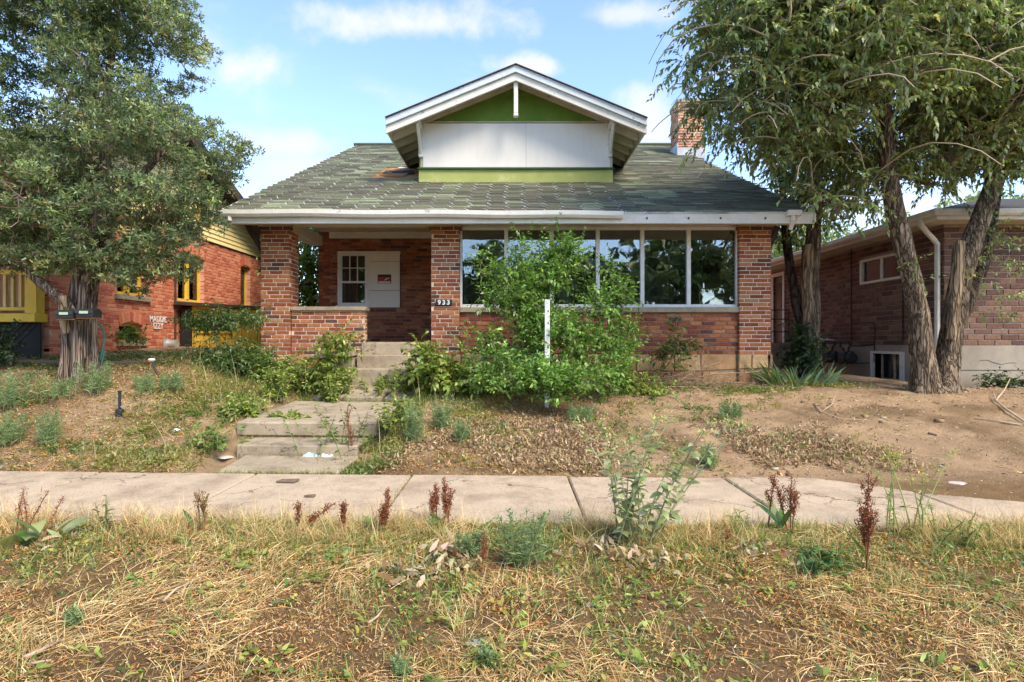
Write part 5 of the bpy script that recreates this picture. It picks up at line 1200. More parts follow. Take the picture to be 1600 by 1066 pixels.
def feathery(px, py, top, wpx, label, pal=G_BLUE, dens=1.0):
    X, Y, Z = hit(px, py); h = (py-top)/F*Y; w = wpx/F*Y/2
    T = thing('feathery_weed', (X, Y, Z), label, 'weed', 'feathery blue green weeds in the yard')
    qs = QM(); q = QM(); n = int(10+w*60)
    P = stems_(qs, (X,Y,Z), n, h, w*.45, .18, .004, (.2,.22,.1))
    L, t = along(P, int(46*dens), .1, 1); N = len(L)
    q.ribbons(L, U(0, TAU, N), U(.2, 1.2, N), U(-.2, .8, N), h*.22*(1.15-t)*U(.6, 1.3, N)+.015, U(.004, .008, N), pick(pal, N)*np.repeat(U(.8,1.2,n), len(L)//n)[:, None], K=2, prof=[.6,1,.1], roll=U(0,3,N))
    L, t = along(P, int(60*dens), .3, 1); N = len(L)
    L = L+rng.normal(0, h*.05, (N, 3)); q.ribbons(L, U(0, TAU, N), U(0, 1.3, N), .2, U(.012, .03, N), U(.004, .007, N), pick(pal, N), K=1, prof=[1,.2], roll=U(0,3,N))
    qs.build('stem', STEM, T, kind='stuff'); q.build('foliage', LEAF, T, kind='stuff')
def leafy_weed(px, py, top, wpx, label, pal=G_WEED, n=8, ll=.07, lw=.028, lpt=22, lean=.2, name='leafy_weed', cat='weed', group=None, col=(.2,.24,.08), flowers=None, bend=.25, Yoff=0):
    X, Y, Z = hit(px, py); h = (py-top)/F*Y; w = wpx/F*Y/2
    T = thing(name, (X, Y, Z), label, cat, group)
    qs = QM(); q = QM(); P = stems_(qs, (X,Y,Z), n, h, w*.35, lean, .006, col, bend=bend)
    L, t = along(P, lpt, .12, 1); N = len(L); s = U(.6, 1.2, N)*(1.15-.4*t)
    q.ribbons(L, U(0, TAU, N), U(-.2, .8, N), U(.3, 1.2, N), ll*s, lw*s, pick(pal, N), K=3, prof=[.3,1,.8,.05], roll=rng.normal(0,.4,N))
    qs.build('stem', STEM, T, kind='stuff'); q.build('foliage', LEAF, T, kind='stuff')
    if flowers is not None:
        q = QM(); tips = P[:, -1]; m_ = 26; F_ = np.repeat(tips, m_, 0)+rng.normal(0, .022, (len(tips)*m_, 3)); N = len(F_)
        q.ribbons(F_, U(0, TAU, N), U(0, 1.4, N), .3, U(.012,.025,N), U(.008,.014,N), pick(flowers, N), K=2); q.build('flower_heads', LEAF, T, kind='stuff')
    return T

def dock(px, py, top, label, spikes=3, green=2, wpx=40, lean=.16, pal=None, dens=1.0):
    pal = pal or [(3,(.24,.075,.04)),(2,(.30,.105,.05)),(1,(.17,.055,.035)),(.5,(.36,.17,.08))]
    X, Y, Z = hit(px, py); h = (py-top)/F*Y
    T = thing('dock_plant', (X, Y, Z), label, 'weed', 'rust brown dock plants along the pavement')
    qs = QM(); w = wpx/F*Y/2
    P = stems_(qs, (X,Y,Z), spikes, h, w*.35, lean, .006, (.24,.12,.06), bend=.12, K=8)
    # side spikelets near the top
    q = QM(); base, t = along(P, 7, .38, .8); n = len(base); hd = U(0, TAU, n); K = 5; pos = base.copy(); S = [pos.copy()]
    for k in range(K-1): pos = pos+np.stack([.38*np.cos(hd), .38*np.sin(hd), np.ones(n)], 1)*(h*.06*U(.5,1.1,n))[:, None]; S.append(pos.copy())
    S = np.stack(S, 1); qs.tubes(S, np.full((n, K), .0025), (.24,.12,.06), 3)
    for PP, m_, t0 in ((P, int(150*dens), .42), (S, int(34*dens), .1)):
        L, t = along(PP, m_, t0, 1); N = len(L); L = L+rng.normal(0, .009, (N, 3))
        q.ribbons(L, U(0, TAU, N), U(-1, 1, N), U(-.5,.5,N), U(.007,.014,N), U(.006,.011,N), pick(pal, N), K=2, roll=U(0,3,N))
    qs.build('stem', STEM, T, kind='stuff'); q.build('seed_head', DRY, T, kind='stuff')
    for k in range(green):
        q = QM(); q.ribbons([(X+rng.normal(0,.02), Y+rng.normal(0,.02), Z+.02)], U(0,TAU,1), U(.7,1.3,1), U(.3,1.0,1), h*U(.45,.75,1), U(.035,.06,1), pick([(2,(.13,.22,.06)),(1,(.2,.24,.09)),(1,(.32,.16,.06))], 1), K=7, prof=[.25,.5,.85,1,.95,.75,.4,.05], roll=rng.normal(0,.5,1)); q.build('leaf', LEAF, T)
    return T

# ---- the big bush in front of the windows
def bush():
    Y = 8.35; X = gx(862, Y); Z = tz(X, Y)
    T = thing('elm_bush', (X, Y, Z), 'big bright green bush of elm suckers covering the middle of the front windows', 'bush')
    E = []
    for px, py, rx, ry, yy, dp in ((858,565,125,60,8.1,.5),(862,510,108,60,8.2,.45),(850,450,85,60,8.35,.4),(930,470,60,45,8.3,.35),(800,470,50,45,8.3,.3),(862,390,40,40,8.45,.25),(845,395,48,40,8.45,.28),(900,410,45,35,8.45,.28),(757,560,36,40,8.2,.3),(975,540,40,50,8.3,.35),(870,605,110,30,7.3,.3),(858,600,40,26,7.4,.25),(858,598,40,26,7.45,.25),(850,602,45,24,7.35,.25),(865,604,45,24,7.4,.25),(810,590,70,32,7.7,.3),(960,580,50,40,7.9,.3),(765,425,30,25,8.4,.2),(950,415,28,22,8.4,.2),(815,360,18,20,8.5,.15),(868,355,14,24,8.5,.12)):
        E.append((gx(px, yy), yy, gz(py, yy), rx/108, dp, ry/108))
    A = in_ell(E, 850, .6); A = A[(A[:, 2] > terrain(A[:, 0], A[:, 1], False)+.04) & (vnoise(A[:, 0]*3.1, A[:, 2]*3.1, 19) > .3) & (A[:, 1] < 8.98)]
    nodes = [(X+U(-.45,.5), Y+U(-.15,.15), Z) for _ in range(16)]
    A, pa, ra = grow(A, nodes, (X, Y, Z), .02, .014, .06, rtip=.003)
    q = QM(); q.tubes(pa, ra, np.array([.22,.17,.10])*U(.7, 1.3, (len(pa), 1)), 4); q.build('stems', STEM, T, kind='stuff')
    q = QM(); leafy(q, A, 4, .28, 11, .066, .029, G_SHRUB, droop=.45, upb=.7, tint=.26)
    # upright leading shoots
    S = []
    for px, top in ((872,335),(846,352),(800,350),(815,365),(905,395),(955,400),(745,400),(765,425),(985,440),(890,370),(830,345),(858,346)):
        yy = 8.45+U(-.15,.15); x = gx(px, yy); S += [(x+rng.normal(0,.02), yy+rng.normal(0,.02), gz(top, yy)-k*.05) for k in range(12)]
    S = np.array(S); N = len(S)*5; q.ribbons(np.repeat(S, 5, 0), U(0, TAU, N), U(.1, 1, N), .6, U(.035,.06,N), U(.016,.024,N), pick([(2,(.15,.27,.05)),(1,(.2,.31,.06))], N), K=2, roll=rng.normal(0,.5,N))
    q.build('foliage', LEAF, T, kind='stuff')
bush()
# white marker post standing in the bush
Y = 7.72; X = gx(855, Y); z0 = tz(X, Y)
post = thing('marker_post', (X, Y, z0), 'weathered white post standing in front of the big green bush', 'post')
m = MB(); zt_ = gz(468, Y); m.box(X-.033, X-.012, Y-.03, Y+.03, z0-.2, zt_); m.box(X-.0115, X+.0335, Y-.03, Y-.012, z0-.2, zt_-.004); o = m.build('channel', plain('flaking_white', (.72,.72,.7), (.6,.6,.57), 8, .7, .4, 50, stain=(.33,.36,.3), sscale=9, sthr=(.55,.66)), post, bevel=.002)
m = MB()
for z in np.arange(z0+.15, zt_-.05, .16): m.box(X+.005, X+.018, Y-.0335, Y-.0305, z, z+.025)
m.build('bolt_hole', BLACK, post)
m = MB(); m.box(X-.036, X-.02, Y-.034, Y-.0305, zt_-.1, zt_-.04); m.build('tag', plain('pale_blue_tag', (.45,.6,.62), None, 5, .5, 0), post)

# ---- shrub left of the bungalow
def left_shrub():
    Y = 9.0; X = gx(360, Y); Z = tz(X, Y)
    T = thing('spreading_shrub', (X, Y, Z), 'low spreading shrub with flat leafy branches before the yellow lean-to', 'bush')
    A = np.concatenate([in_ell([(-4.45,9.0,1.72,.62,.35,.14),(-4.9,8.9,1.62,.35,.3,.1)], 90, .6), in_ell([(-4.4,8.8,1.15,.55,.4,.32),(-4.0,8.7,1.05,.35,.3,.25)], 110, .6)])
    A, pa, ra = grow(A, [(X+U(-.2,.2), Y+U(-.1,.1), Z+k*.12) for k in range(6)], (X, Y, Z), .05, .016, .1, rtip=.003)
    q = QM(); q.tubes(pa, ra, np.array([.2,.15,.1])*U(.7,1.3,(len(pa),1)), 4); q.build('stems', STEM, T, kind='stuff')
    q = QM(); leafy(q, A, 4, .22, 9, .05, .022, [(3,(.07,.13,.04)),(2,(.10,.17,.05)),(1,(.16,.22,.07))], droop=.3, upb=.0, tint=.2); q.build('foliage', LEAF, T, kind='stuff')
left_shrub()
def cluster_bush(name, label, ells, foot, n, pal, ll, lw, cat='bush', twl=.2, upb=.4):
    T = thing(name, foot, label, cat); A = in_ell(ells, n, .6)
    A = A[A[:, 2] > terrain(A[:, 0], A[:, 1], False)+.02]
    A, pa, ra = grow(A, [(foot[0]+U(-.15,.15), foot[1]+U(-.1,.1), foot[2]) for _ in range(6)], foot, .03, .009, .1, rtip=.0025)
    q = QM(); q.tubes(pa, ra, np.array([.22,.19,.10])*U(.7,1.3,(len(pa),1)), 4); q.build('stems', STEM, T, kind='stuff')
    q = QM(); leafy(q, A, 3, twl, 8, ll, lw, pal, droop=.5, upb=upb, tint=.2); q.build('foliage', LEAF, T, kind='stuff')
G_YEL = [(3,(.20,.27,.05)),(2,(.27,.31,.07)),(2,(.13,.21,.04)),(1,(.36,.33,.10))]
G_THK = [(3,(.13,.21,.045)),(2,(.20,.27,.06)),(1,(.085,.15,.035)),(1,(.3,.31,.09))]
G_DRK = [(3,(.04,.075,.03)),(2,(.06,.10,.04)),(1,(.085,.12,.05))]
cluster_bush('leafy_weed', 'tall yellow green weed bush leaning over the cheek wall left of the porch steps', [(-2.65,8.55,1.15,.28,.2,.42),(-2.8,8.5,.8,.4,.25,.2),(-2.55,8.5,1.35,.16,.15,.2)], (-2.6,8.5,tz(-2.6,8.5)), 75, G_YEL, .075, .032, 'weed', .22)
cluster_bush('leafy_weed', 'yellow green broadleaf weed thicket between the porch steps and the big bush', [(-1.1,8.3,.92,.38,.3,.28),(-.8,8.2,.75,.4,.3,.2),(-1.3,8.4,1.1,.18,.15,.28)], (-1.0,8.3,tz(-1,8.3)), 120, G_YEL, .09, .045, 'weed', .2)
cluster_bush('green_thicket', 'dense green weed thicket at the foot of the left brick pillar', [(-3.6,8.8,.9,.6,.3,.25),(-3.1,8.6,.8,.4,.3,.18),(-3.95,8.9,1.0,.35,.25,.25)], (-3.6,8.75,tz(-3.6,8.75)), 150, G_THK, .06, .026, 'weed', .18)
cluster_bush('sapling', 'thin reddish green sapling against the front wall by the right pillar', [(2.55,9.2,1.15,.3,.15,.3),(2.6,9.2,1.6,.1,.08,.25),(2.85,9.2,1.25,.25,.1,.1)], (2.6,9.2,tz(2.6,9.2)), 50, [(2,(.08,.15,.04)),(2,(.13,.19,.05)),(1,(.2,.13,.05))], .06, .026, 'sapling', .16)
cluster_bush('dark_shrub', 'dark upright shrub against the thin elm behind the iris clump', [(gx(1258,10.2),10.2,1.05,.3,.25,.35),(gx(1250,10.2),10.2,1.5,.15,.15,.2)], (gx(1258,10.2),10.2,tz(gx(1258,10.2),10.2)), 80, G_DRK, .09, .045)
cluster_bush('dark_shrub', 'small dark creeping shrub on the beige foundation at the right edge', [(gx(1570,9.8),9.8,.62,.35,.2,.14)], (gx(1570,9.8),9.8,tz(gx(1570,9.8),9.8)), 45, G_DRK, .06, .03)
cluster_bush('small_shrub', 'little flat topped shrub under the painted names on the orange red wall', [(-6.35,9.6,1.42,.3,.25,.07)], (-6.35,9.6,tz(-6.35,9.6)), 30, G_WEED, .06, .026)
cluster_bush('dark_shrub', 'dark leafy shrub at the left edge below the yellow porch', [(-7.0,7.7,1.25,.3,.3,.35)], (-7.0,7.7,tz(-7,7.7)), 60, G_DRK, .06, .03)
# vines over the foot of the bush and beside it
cluster_bush('low_vine', 'low light green vine spreading over the twigs right of the big bush', [(2.0,8.4,.62,.4,.25,.10),(1.75,8.7,.75,.3,.2,.16)], (1.9,8.5,tz(1.9,8.5)), 60, G_YEL, .06, .035, 'vine', .15, .1)

# ---- iris clump
def iris():
    Y = 9.35; X = gx(1248, Y); Z = tz(X, Y); T = thing('iris_clump', (X, Y, Z), 'clump of sword shaped iris leaves beside the right pillar', 'plant')
    for k in range(120):
        q = QM(); x = X+U(-.6,.6); q.ribbons([(x, Y+U(-.25,.3), tz(x,Y)-.02)], [U(-.4,.4)+(0 if x > X else np.pi)], [U(.75,1.45)], [U(.1,.8)], [U(.28,.5)], [U(.026,.04)], pick([(2,(.15,.25,.11)),(2,(.11,.20,.08)),(.6,(.3,.32,.12))], 1), K=4, prof=[.8,1,.95,.7,.05], roll=[U(-1,1)]); q.build('leaf', LEAF, T)
iris()

# ---- feathery weeds
for a in ((28,634,574,70,'tall feathery blue green weed at the left edge below the yellow porch'),(95,622,590,42,'low feathery weed just right of the leftmost tall weed'),(152,614,560,58,'bushy feathery weed at the foot of the juniper trunk'),
          (232,612,580,46,'feathery weed between the juniper and the black sprinkler pipe'),(268,608,576,52,'feathery weed below the painted brick wall, right of another'),(75,692,632,30,'spindly weed alone on bare soil left of the black sprinkler pipe'),(14,694,640,36,'thin feathery weed low at the left edge of the yard'),
          (650,694,622,30,'upright grey green weed right of the garden steps, nearest the pavement'),(690,672,618,34,'upright grey green weed right of the garden steps, nearest the house'),(722,692,650,30,'small grey green weed right of the garden steps, outermost of three'),(775,618,588,30,'feathery weed tucked against the left foot of the big bush'),
          (816,888,795,44,'tall feathery weed in the dry grass left of the pale tall weed'),(733,872,828,36,'short feathery weed in the dry grass behind the fallen pale leaves'),(1105,730,690,40,'small green weed on the dirt by the dry leaf heap'),(1140,650,622,40,'sprawling green weed on the bare dirt under the right pillar'),(905,660,628,40,'green weed in front of the big bush on its right side')):
    feathery(*a)
for a in ((765,1040,1000,34,'small dark weed at the lower edge of the dry lawn'),(630,1050,1015,28,'tiny grey green weed at the lower edge, left of the middle'),(118,975,945,24,'tiny grey green rosette in the straw, lower left')):
    feathery(*a, dens=.8)
# ---- dock plants
dock(535,838,778,'rust brown dock with one dense seed spike, leftmost of a pair before the pavement',1,1,14,dens=1.6)
dock(597,838,766,'rust brown dock with tight seed spikes before the pavement, right of a similar one',3,2,24,.1)
dock(690,825,742,'largest rust brown dock with spreading spikes in the middle of the pavement edge',6,3,70,.28)
dock(470,835,776,'leaning rust brown dock stalks bent over the pavement at left',2,0,40,.7)
dock(1222,832,738,'rust brown dock with green upright leaves right of the pale tall weed',4,4,50,.2)
dock(1353,888,738,'tall slender dark red dock spike standing alone at right',3,1,20,.05,dens=1.7)
dock(310,838,752,'thin pale brown dock stalks at the pavement edge on the left',3,1,26,.1,[(2,(.3,.19,.09)),(2,(.22,.2,.07))],.4)
dock(548,718,630,'dark brown dock stalk leaning over the garden steps',2,1,14,.14,dens=.8)
dock(757,895,822,'single thin brown stalk in the dry grass near the fallen pale leaves',1,0,8,.05,dens=.5)
dock(1137,850,810,'stub of a dark red dock in the grass between the pale weed and a dock',1,1,10,.1,dens=.8)
# ---- pale tall weed and others at the pavement edge
PALE = [(3,(.33,.38,.18)),(2,(.42,.44,.24)),(1.5,(.2,.26,.1)),(1,(.5,.46,.26))]
leafy_weed(985,846,642,130,'tall pale grey green weed with yellow green buds, biggest plant before the pavement',PALE,17,.09,.042,26,.3,flowers=[(2,(.40,.45,.12)),(1,(.52,.52,.2))],col=(.36,.36,.2))
leafy_weed(1425,835,692,70,'wispy yellow green flowering weed at the right end of the pavement',G_YEL,6,.05,.012,16,.38,flowers=[(2,(.42,.45,.1)),(1,(.3,.38,.1))],col=(.3,.36,.12))
leafy_weed(1385,832,700,30,'wispy flowering weed stem right of the lone red dock',G_YEL,3,.05,.014,14,.15,flowers=[(2,(.42,.45,.1))],col=(.3,.36,.12))
leafy_weed(160,835,756,34,'upright olive leaved weed before the pavement, right of the big leaved plant',[(2,(.2,.22,.09)),(1,(.28,.27,.13))],4,.06,.018,14,.12)
leafy_weed(1165,845,795,70,'low yellowing leafy weed left of the green leaved dock',G_YEL,9,.06,.02,12,.4)
leafy_weed(1490,850,790,120,'loose green weed patch at the right end of the lawn',G_WEED,14,.05,.018,12,.5)
leafy_weed(1290,895,840,110,'low dark green weed patch beside the lone red dock',[(2,(.09,.17,.05)),(1,(.14,.22,.06))],16,.07,.026,14,.6)
leafy_weed(540,706,618,150,'sprawling leafy weed over the right side of the garden steps',G_WEED,18,.07,.03,13,.5)
leafy_weed(325,700,655,120,'broadleaf weed patch left of the garden steps',[(2,(.17,.26,.06)),(1,(.24,.31,.09)),(1,(.12,.2,.05))],16,.09,.045,12,.6)
for a in ((430,625,572,70,'ragged yellow green weed clump below the left pillar, farthest left of the walk weeds'),(478,612,556,60,'tall straggly yellow weed with bare stalks before the porch parapet'),(522,632,572,60,'straggly green weed rising beside the left edge of the upper path slab'),
          (600,614,572,70,'bushy yellow green weed growing over the path below the porch steps'),(380,650,606,80,'low sprawling green weed on the left yard above the broadleaf patch'),(628,668,612,70,'ragged green weed crowding the right edge of the upper garden step'),(455,668,640,70,'small weed hanging over the front edge of the upper garden step'),(640,612,560,50,'slender pale weed between the path and the yellow green thicket')):
    leafy_weed(*a[:4], a[4], [(3,(.22,.31,.06)),(2,(.32,.38,.09)),(1,(.42,.40,.14))], 16, .085, .034, 40, .32, col=(.42,.40,.2))
def bigleaf():
    X, Y, Z = hit(42, 852); T = thing('broadleaf_plant', (X, Y, Z), 'big leaved plant with wilted tan leaves and rusty spikes at the left edge', 'plant')
    for k in range(30):
        q = QM(); wil = k > 10
        q.ribbons([(X+U(-.14,.12), Y+U(-.1,.1), Z)], [U(0,TAU)], [U(.2,.7) if wil else U(.7,1.4)], [U(1.4,2.6) if wil else U(.6,1.7)], [U(.18,.34)], [U(.055,.095)], pick([(1,(.52,.38,.2)),(1,(.40,.27,.14))] if wil else [(2,(.22,.29,.11)),(1,(.30,.35,.15)),(1,(.38,.33,.14))], 1), K=7, prof=[.2,.5,.9,1,.95,.75,.4,.05], roll=[rng.normal(0,.6)]); q.build('leaf', LEAF, T)
    q = QM(); qs = QM(); P = stems_(qs, (X,Y,Z), 5, .42, .06, .3, .006, (.24,.12,.06)); L, t = along(P, 110, .5, 1); N = len(L)
    q.ribbons(L+rng.normal(0,.01,(N,3)), U(0,TAU,N), U(-1,1,N), 0, U(.008,.014,N), U(.006,.011,N), pick([(2,(.26,.09,.05)),(1,(.34,.14,.07))], N), K=2); q.build('seed_head', DRY, T, kind='stuff'); qs.build('stem', STEM, T, kind='stuff')
bigleaf()
# ------------------------------------------------------------------ ground cover
def scat(n, x0, x1, y0, y1, fn=None):
    """random ground points, thinned by fn(x,y) in 0..1; denser towards the camera is left to fn"""
    x = U(x0, x1, n); y = U(y0, y1, n)
    keep = np.abs(x) < .93*y+.5
    if fn is not None: keep &= rng.uniform(0, 1, n) < fn(x, y)
    x, y = x[keep], y[keep]; return np.stack([x, y, terrain(x, y)], 1)
def clump(x, y, s, sc=2.0, lo=.45, hi=.62): return sm((fbm(x*sc, y*sc, s, 4)-lo)/(hi-lo))
def house_clear(x, y): return ~(((x > -4.25) & (x < 4.35) & (y > 9.55)) | ((x > -3.3) & (x < -1.95+.25*np.sin(y*9)) & (y > 5.75) & (y < 8.28)) | ((x > -2.5) & (x < -1.3) & (y > 8.7)))
G_LAWN = [(3,(.17,.24,.05)),(2,(.26,.31,.07)),(2,(.10,.16,.04)),(1,(.40,.38,.10)),(.6,(.16,.22,.12))]
def verge():
    # foreground strip between street and pavement
    F0 = lambda x, y: (y < 4.22)*1.0
    q = QM()
    P = scat(190000, -4.6, 4.6, 1.75, 4.2, lambda x, y: .3+.7*clump(x, y, 101, 2.2)); n = len(P); P[:,2] += np.abs(rng.normal(0,.012,n))       # dead leaf crumbs
    q.ribbons(P+[0,0,.006], U(0,TAU,n), U(-.2,.7,n), U(-1,1.2,n), U(.006,.026,n), U(.0018,.006,n), pick(LITTER, n, .3), K=1, prof=[1,.4], roll=rng.normal(0,.7,n))
    q.build('leaf_litter', DRY, kind='stuff')
    q = QM()
    P = scat(56000, -4.6, 4.6, 1.75, 4.26, lambda x, y: .08+.92*clump(x, y, 111, 1.1, .45, .6)); n = len(P)   # lying straw
    hd = (fbm(P[:,0]*.9, P[:,1]*.9, 120)*2-1)*5+rng.normal(0,.7,n)
    q.ribbons(P+[0,0,.01], hd, U(.0,.45,n), U(.2,.8,n), U(.05,.19,n), U(.0022,.0048,n), pick(STRAW, n), K=3, prof=[1,.9,.7,.1], roll=rng.normal(0,.5,n))
    T_ = scat(900, -4.6, 4.6, 1.8, 4.26, lambda x, y: .2+.8*clump(x, y, 112, 1.5)); m_ = 16                     # standing tufts
    B = np.repeat(T_, m_, 0)+rng.normal(0,.018,(len(T_)*m_,3))*[1,1,0]; n = len(B)
    q.ribbons(B, U(0,TAU,n), U(.6,1.5,n), U(.3,1.6,n), U(.06,.17,n), U(.0022,.0042,n), pick(STRAW, n), K=4, roll=rng.normal(0,.4,n))
    T_ = scat(1100, -4.6, 4.6, 3.7, 4.32, lambda x, y: clump(x, y, 150, 1.6, .35, .5)); B = np.repeat(T_, 16, 0)+rng.normal(0,.02,(len(T_)*16,3))*[1,1,0]; n = len(B)     # fringe along the slabs
    q.ribbons(B, U(0,TAU,n), U(.7,1.5,n), U(.3,1.5,n), U(.08,.30,n), U(.0022,.0045,n), pick(STRAW, n), K=4, roll=rng.normal(0,.4,n))
    q.build('dry_grass', DRY, kind='stuff')
    q = QM()
    g = lambda x, y: np.clip(.3*clump(x, y, 131, 1.6, .48, .6)+.9*sm((y-2.9)/1.0)*clump(x, y, 133, 1.2, .34, .5)+.06, 0, 1)
    T_ = scat(12000, -4.6, 4.6, 1.8, 4.25, g); m_ = 9; B = np.repeat(T_, m_, 0)+rng.normal(0,.02,(len(T_)*m_,3))*[1,1,0]; n = len(B)
    q.diamonds(B, U(0,TAU,n), U(.0,1.3,n), U(.018,.06,n), U(.005,.015,n), pick(G_LAWN, n), .25, rng.normal(0,.5,n))
    T_ = scat(4000, -4.6, 4.6, 1.8, 4.26, g); B = np.repeat(T_, 8, 0)+rng.normal(0,.015,(len(T_)*8,3))*[1,1,0]; n = len(B)
    q.ribbons(B, U(0,TAU,n), U(.7,1.5,n), U(.2,1.3,n), U(.05,.17,n), U(.003,.006,n), pick(G_LAWN, n), K=3, roll=rng.normal(0,.4,n))
    T_ = scat(800, -4.6, 4.6, 1.8, 4.2, lambda x, y: .15+.85*clump(x, y, 161, 1.4, .45, .6)); m_ = 8; B = np.repeat(T_, m_, 0)+rng.normal(0,.025,(len(T_)*m_,3))*[1,1,0]; B[:,2] += U(0,.04,len(B)); n = len(B)
    q.ribbons(B, U(0,TAU,n), U(-.1,1,n), U(.2,1.2,n), U(.025,.06,n), U(.012,.026,n), pick([(3,(.24,.31,.06)),(2,(.32,.36,.08)),(1,(.14,.21,.05)),(.7,(.48,.40,.1))], n), K=2, prof=[.5,1,.1], roll=rng.normal(0,.5,n))
    q.build('green_ground_cover', LEAF, kind='stuff')
    q = QM(); hp = ((985,862,.22),(1010,880,.2),(930,868,.12),(720,885,.16),(705,868,.1),(1190,870,.14),(640,905,.12),(60,850,.16))
    P = np.concatenate([np.array(hit(px, py))[None]+rng.normal(0,1,(70,3))*[s*.8,s*.5,0] for px, py, s in hp]); P[:,2] = terrain(P[:,0],P[:,1])+U(.0,.05,len(P)); n = len(P)
    q.ribbons(P, U(0,TAU,n), U(-.3,1.0,n), U(-1,2.4,n), U(.04,.10,n), U(.014,.034,n), pick([(3,(.50,.40,.26)),(2,(.38,.27,.16)),(1,(.30,.32,.17)),(1,(.22,.13,.07))], n), K=4, prof=[.3,.9,1,.6,.1], roll=rng.normal(0,.9,n)); q.build('wilted_leaves', DRY, kind='stuff')
verge()
def mats():
    # low rusty mats of spurge and half dead clover
    for nm, P in (('rusty_ground_mat', scat(7000, -4.6, 4.6, 1.75, 4.22, lambda x, y: clump(x, y, 401, 1.1, .5, .62))), ('yard_ground_mat', scat(5200, -8, 1, 5.75, 9.0, lambda x, y: clump(x, y, 403, 1.2, .42, .56)*house_clear(x, y)))):
        m_ = 11; B = np.repeat(P, m_, 0)+rng.normal(0,.03,(len(P)*m_,3))*[1,1,0]; n = len(B); B[:,2] += U(.0,.022,n)
        c = pick([(3,(.46,.23,.075)),(2,(.36,.165,.055)),(2,(.56,.37,.14)),(1.8,(.25,.29,.06)),(1,(.17,.09,.04))], n, .22)
        q = QM(); q.diamonds(B, U(0,TAU,n), U(-.2,1.0,n), U(.012,.032,n), U(.005,.013,n), c, .3, rng.normal(0,.7,n)); q.build(nm, DRY, kind='stuff')
    # grass in the joints of the slabs and steps
    E_ = []
    for x0, x1, y, z in ((-3.05,-1.75,6.41,.07),(-3.28,-1.64,6.87,.19),(-3.1,-1.6,8.30,.48),(-2.9,-1.2,8.73,.6),(-2.4,-1.4,8.70,.66)):
        n = int((x1-x0)*90); E_.append(np.stack([U(x0,x1,n), y+rng.normal(0,.012,n), np.full(n, z)], 1))
    for k in range(-3, 5):
        n = 26; y = U(4.25,5.7,n); E_.append(np.stack([-2.53+1.54*k+rng.normal(0,.006,n), y, slab_z(-2.53+1.54*k)-.01+0*y], 1)) if k % 2 else None
    n = 500; x = U(-2.95,-1.75,n); E_.append(np.stack([x, 5.735+rng.normal(0,.02,n), 0*x+.03], 1)[:260])
    P = np.concatenate(E_); P = np.repeat(P, 2, 0)+rng.normal(0,.006,(len(P)*2,3))*[1,1,0]; n = len(P)
    q = QM(); q.ribbons(P, U(0,TAU,n), U(.4,1.5,n), U(.2,1.3,n), U(.03,.10,n), U(.003,.007,n), pick([(2,(.2,.26,.07)),(2,(.34,.33,.12)),(1,(.5,.4,.2))], n), K=3, roll=rng.normal(0,.4,n)); q.build('joint_grass', LEAF, kind='stuff')
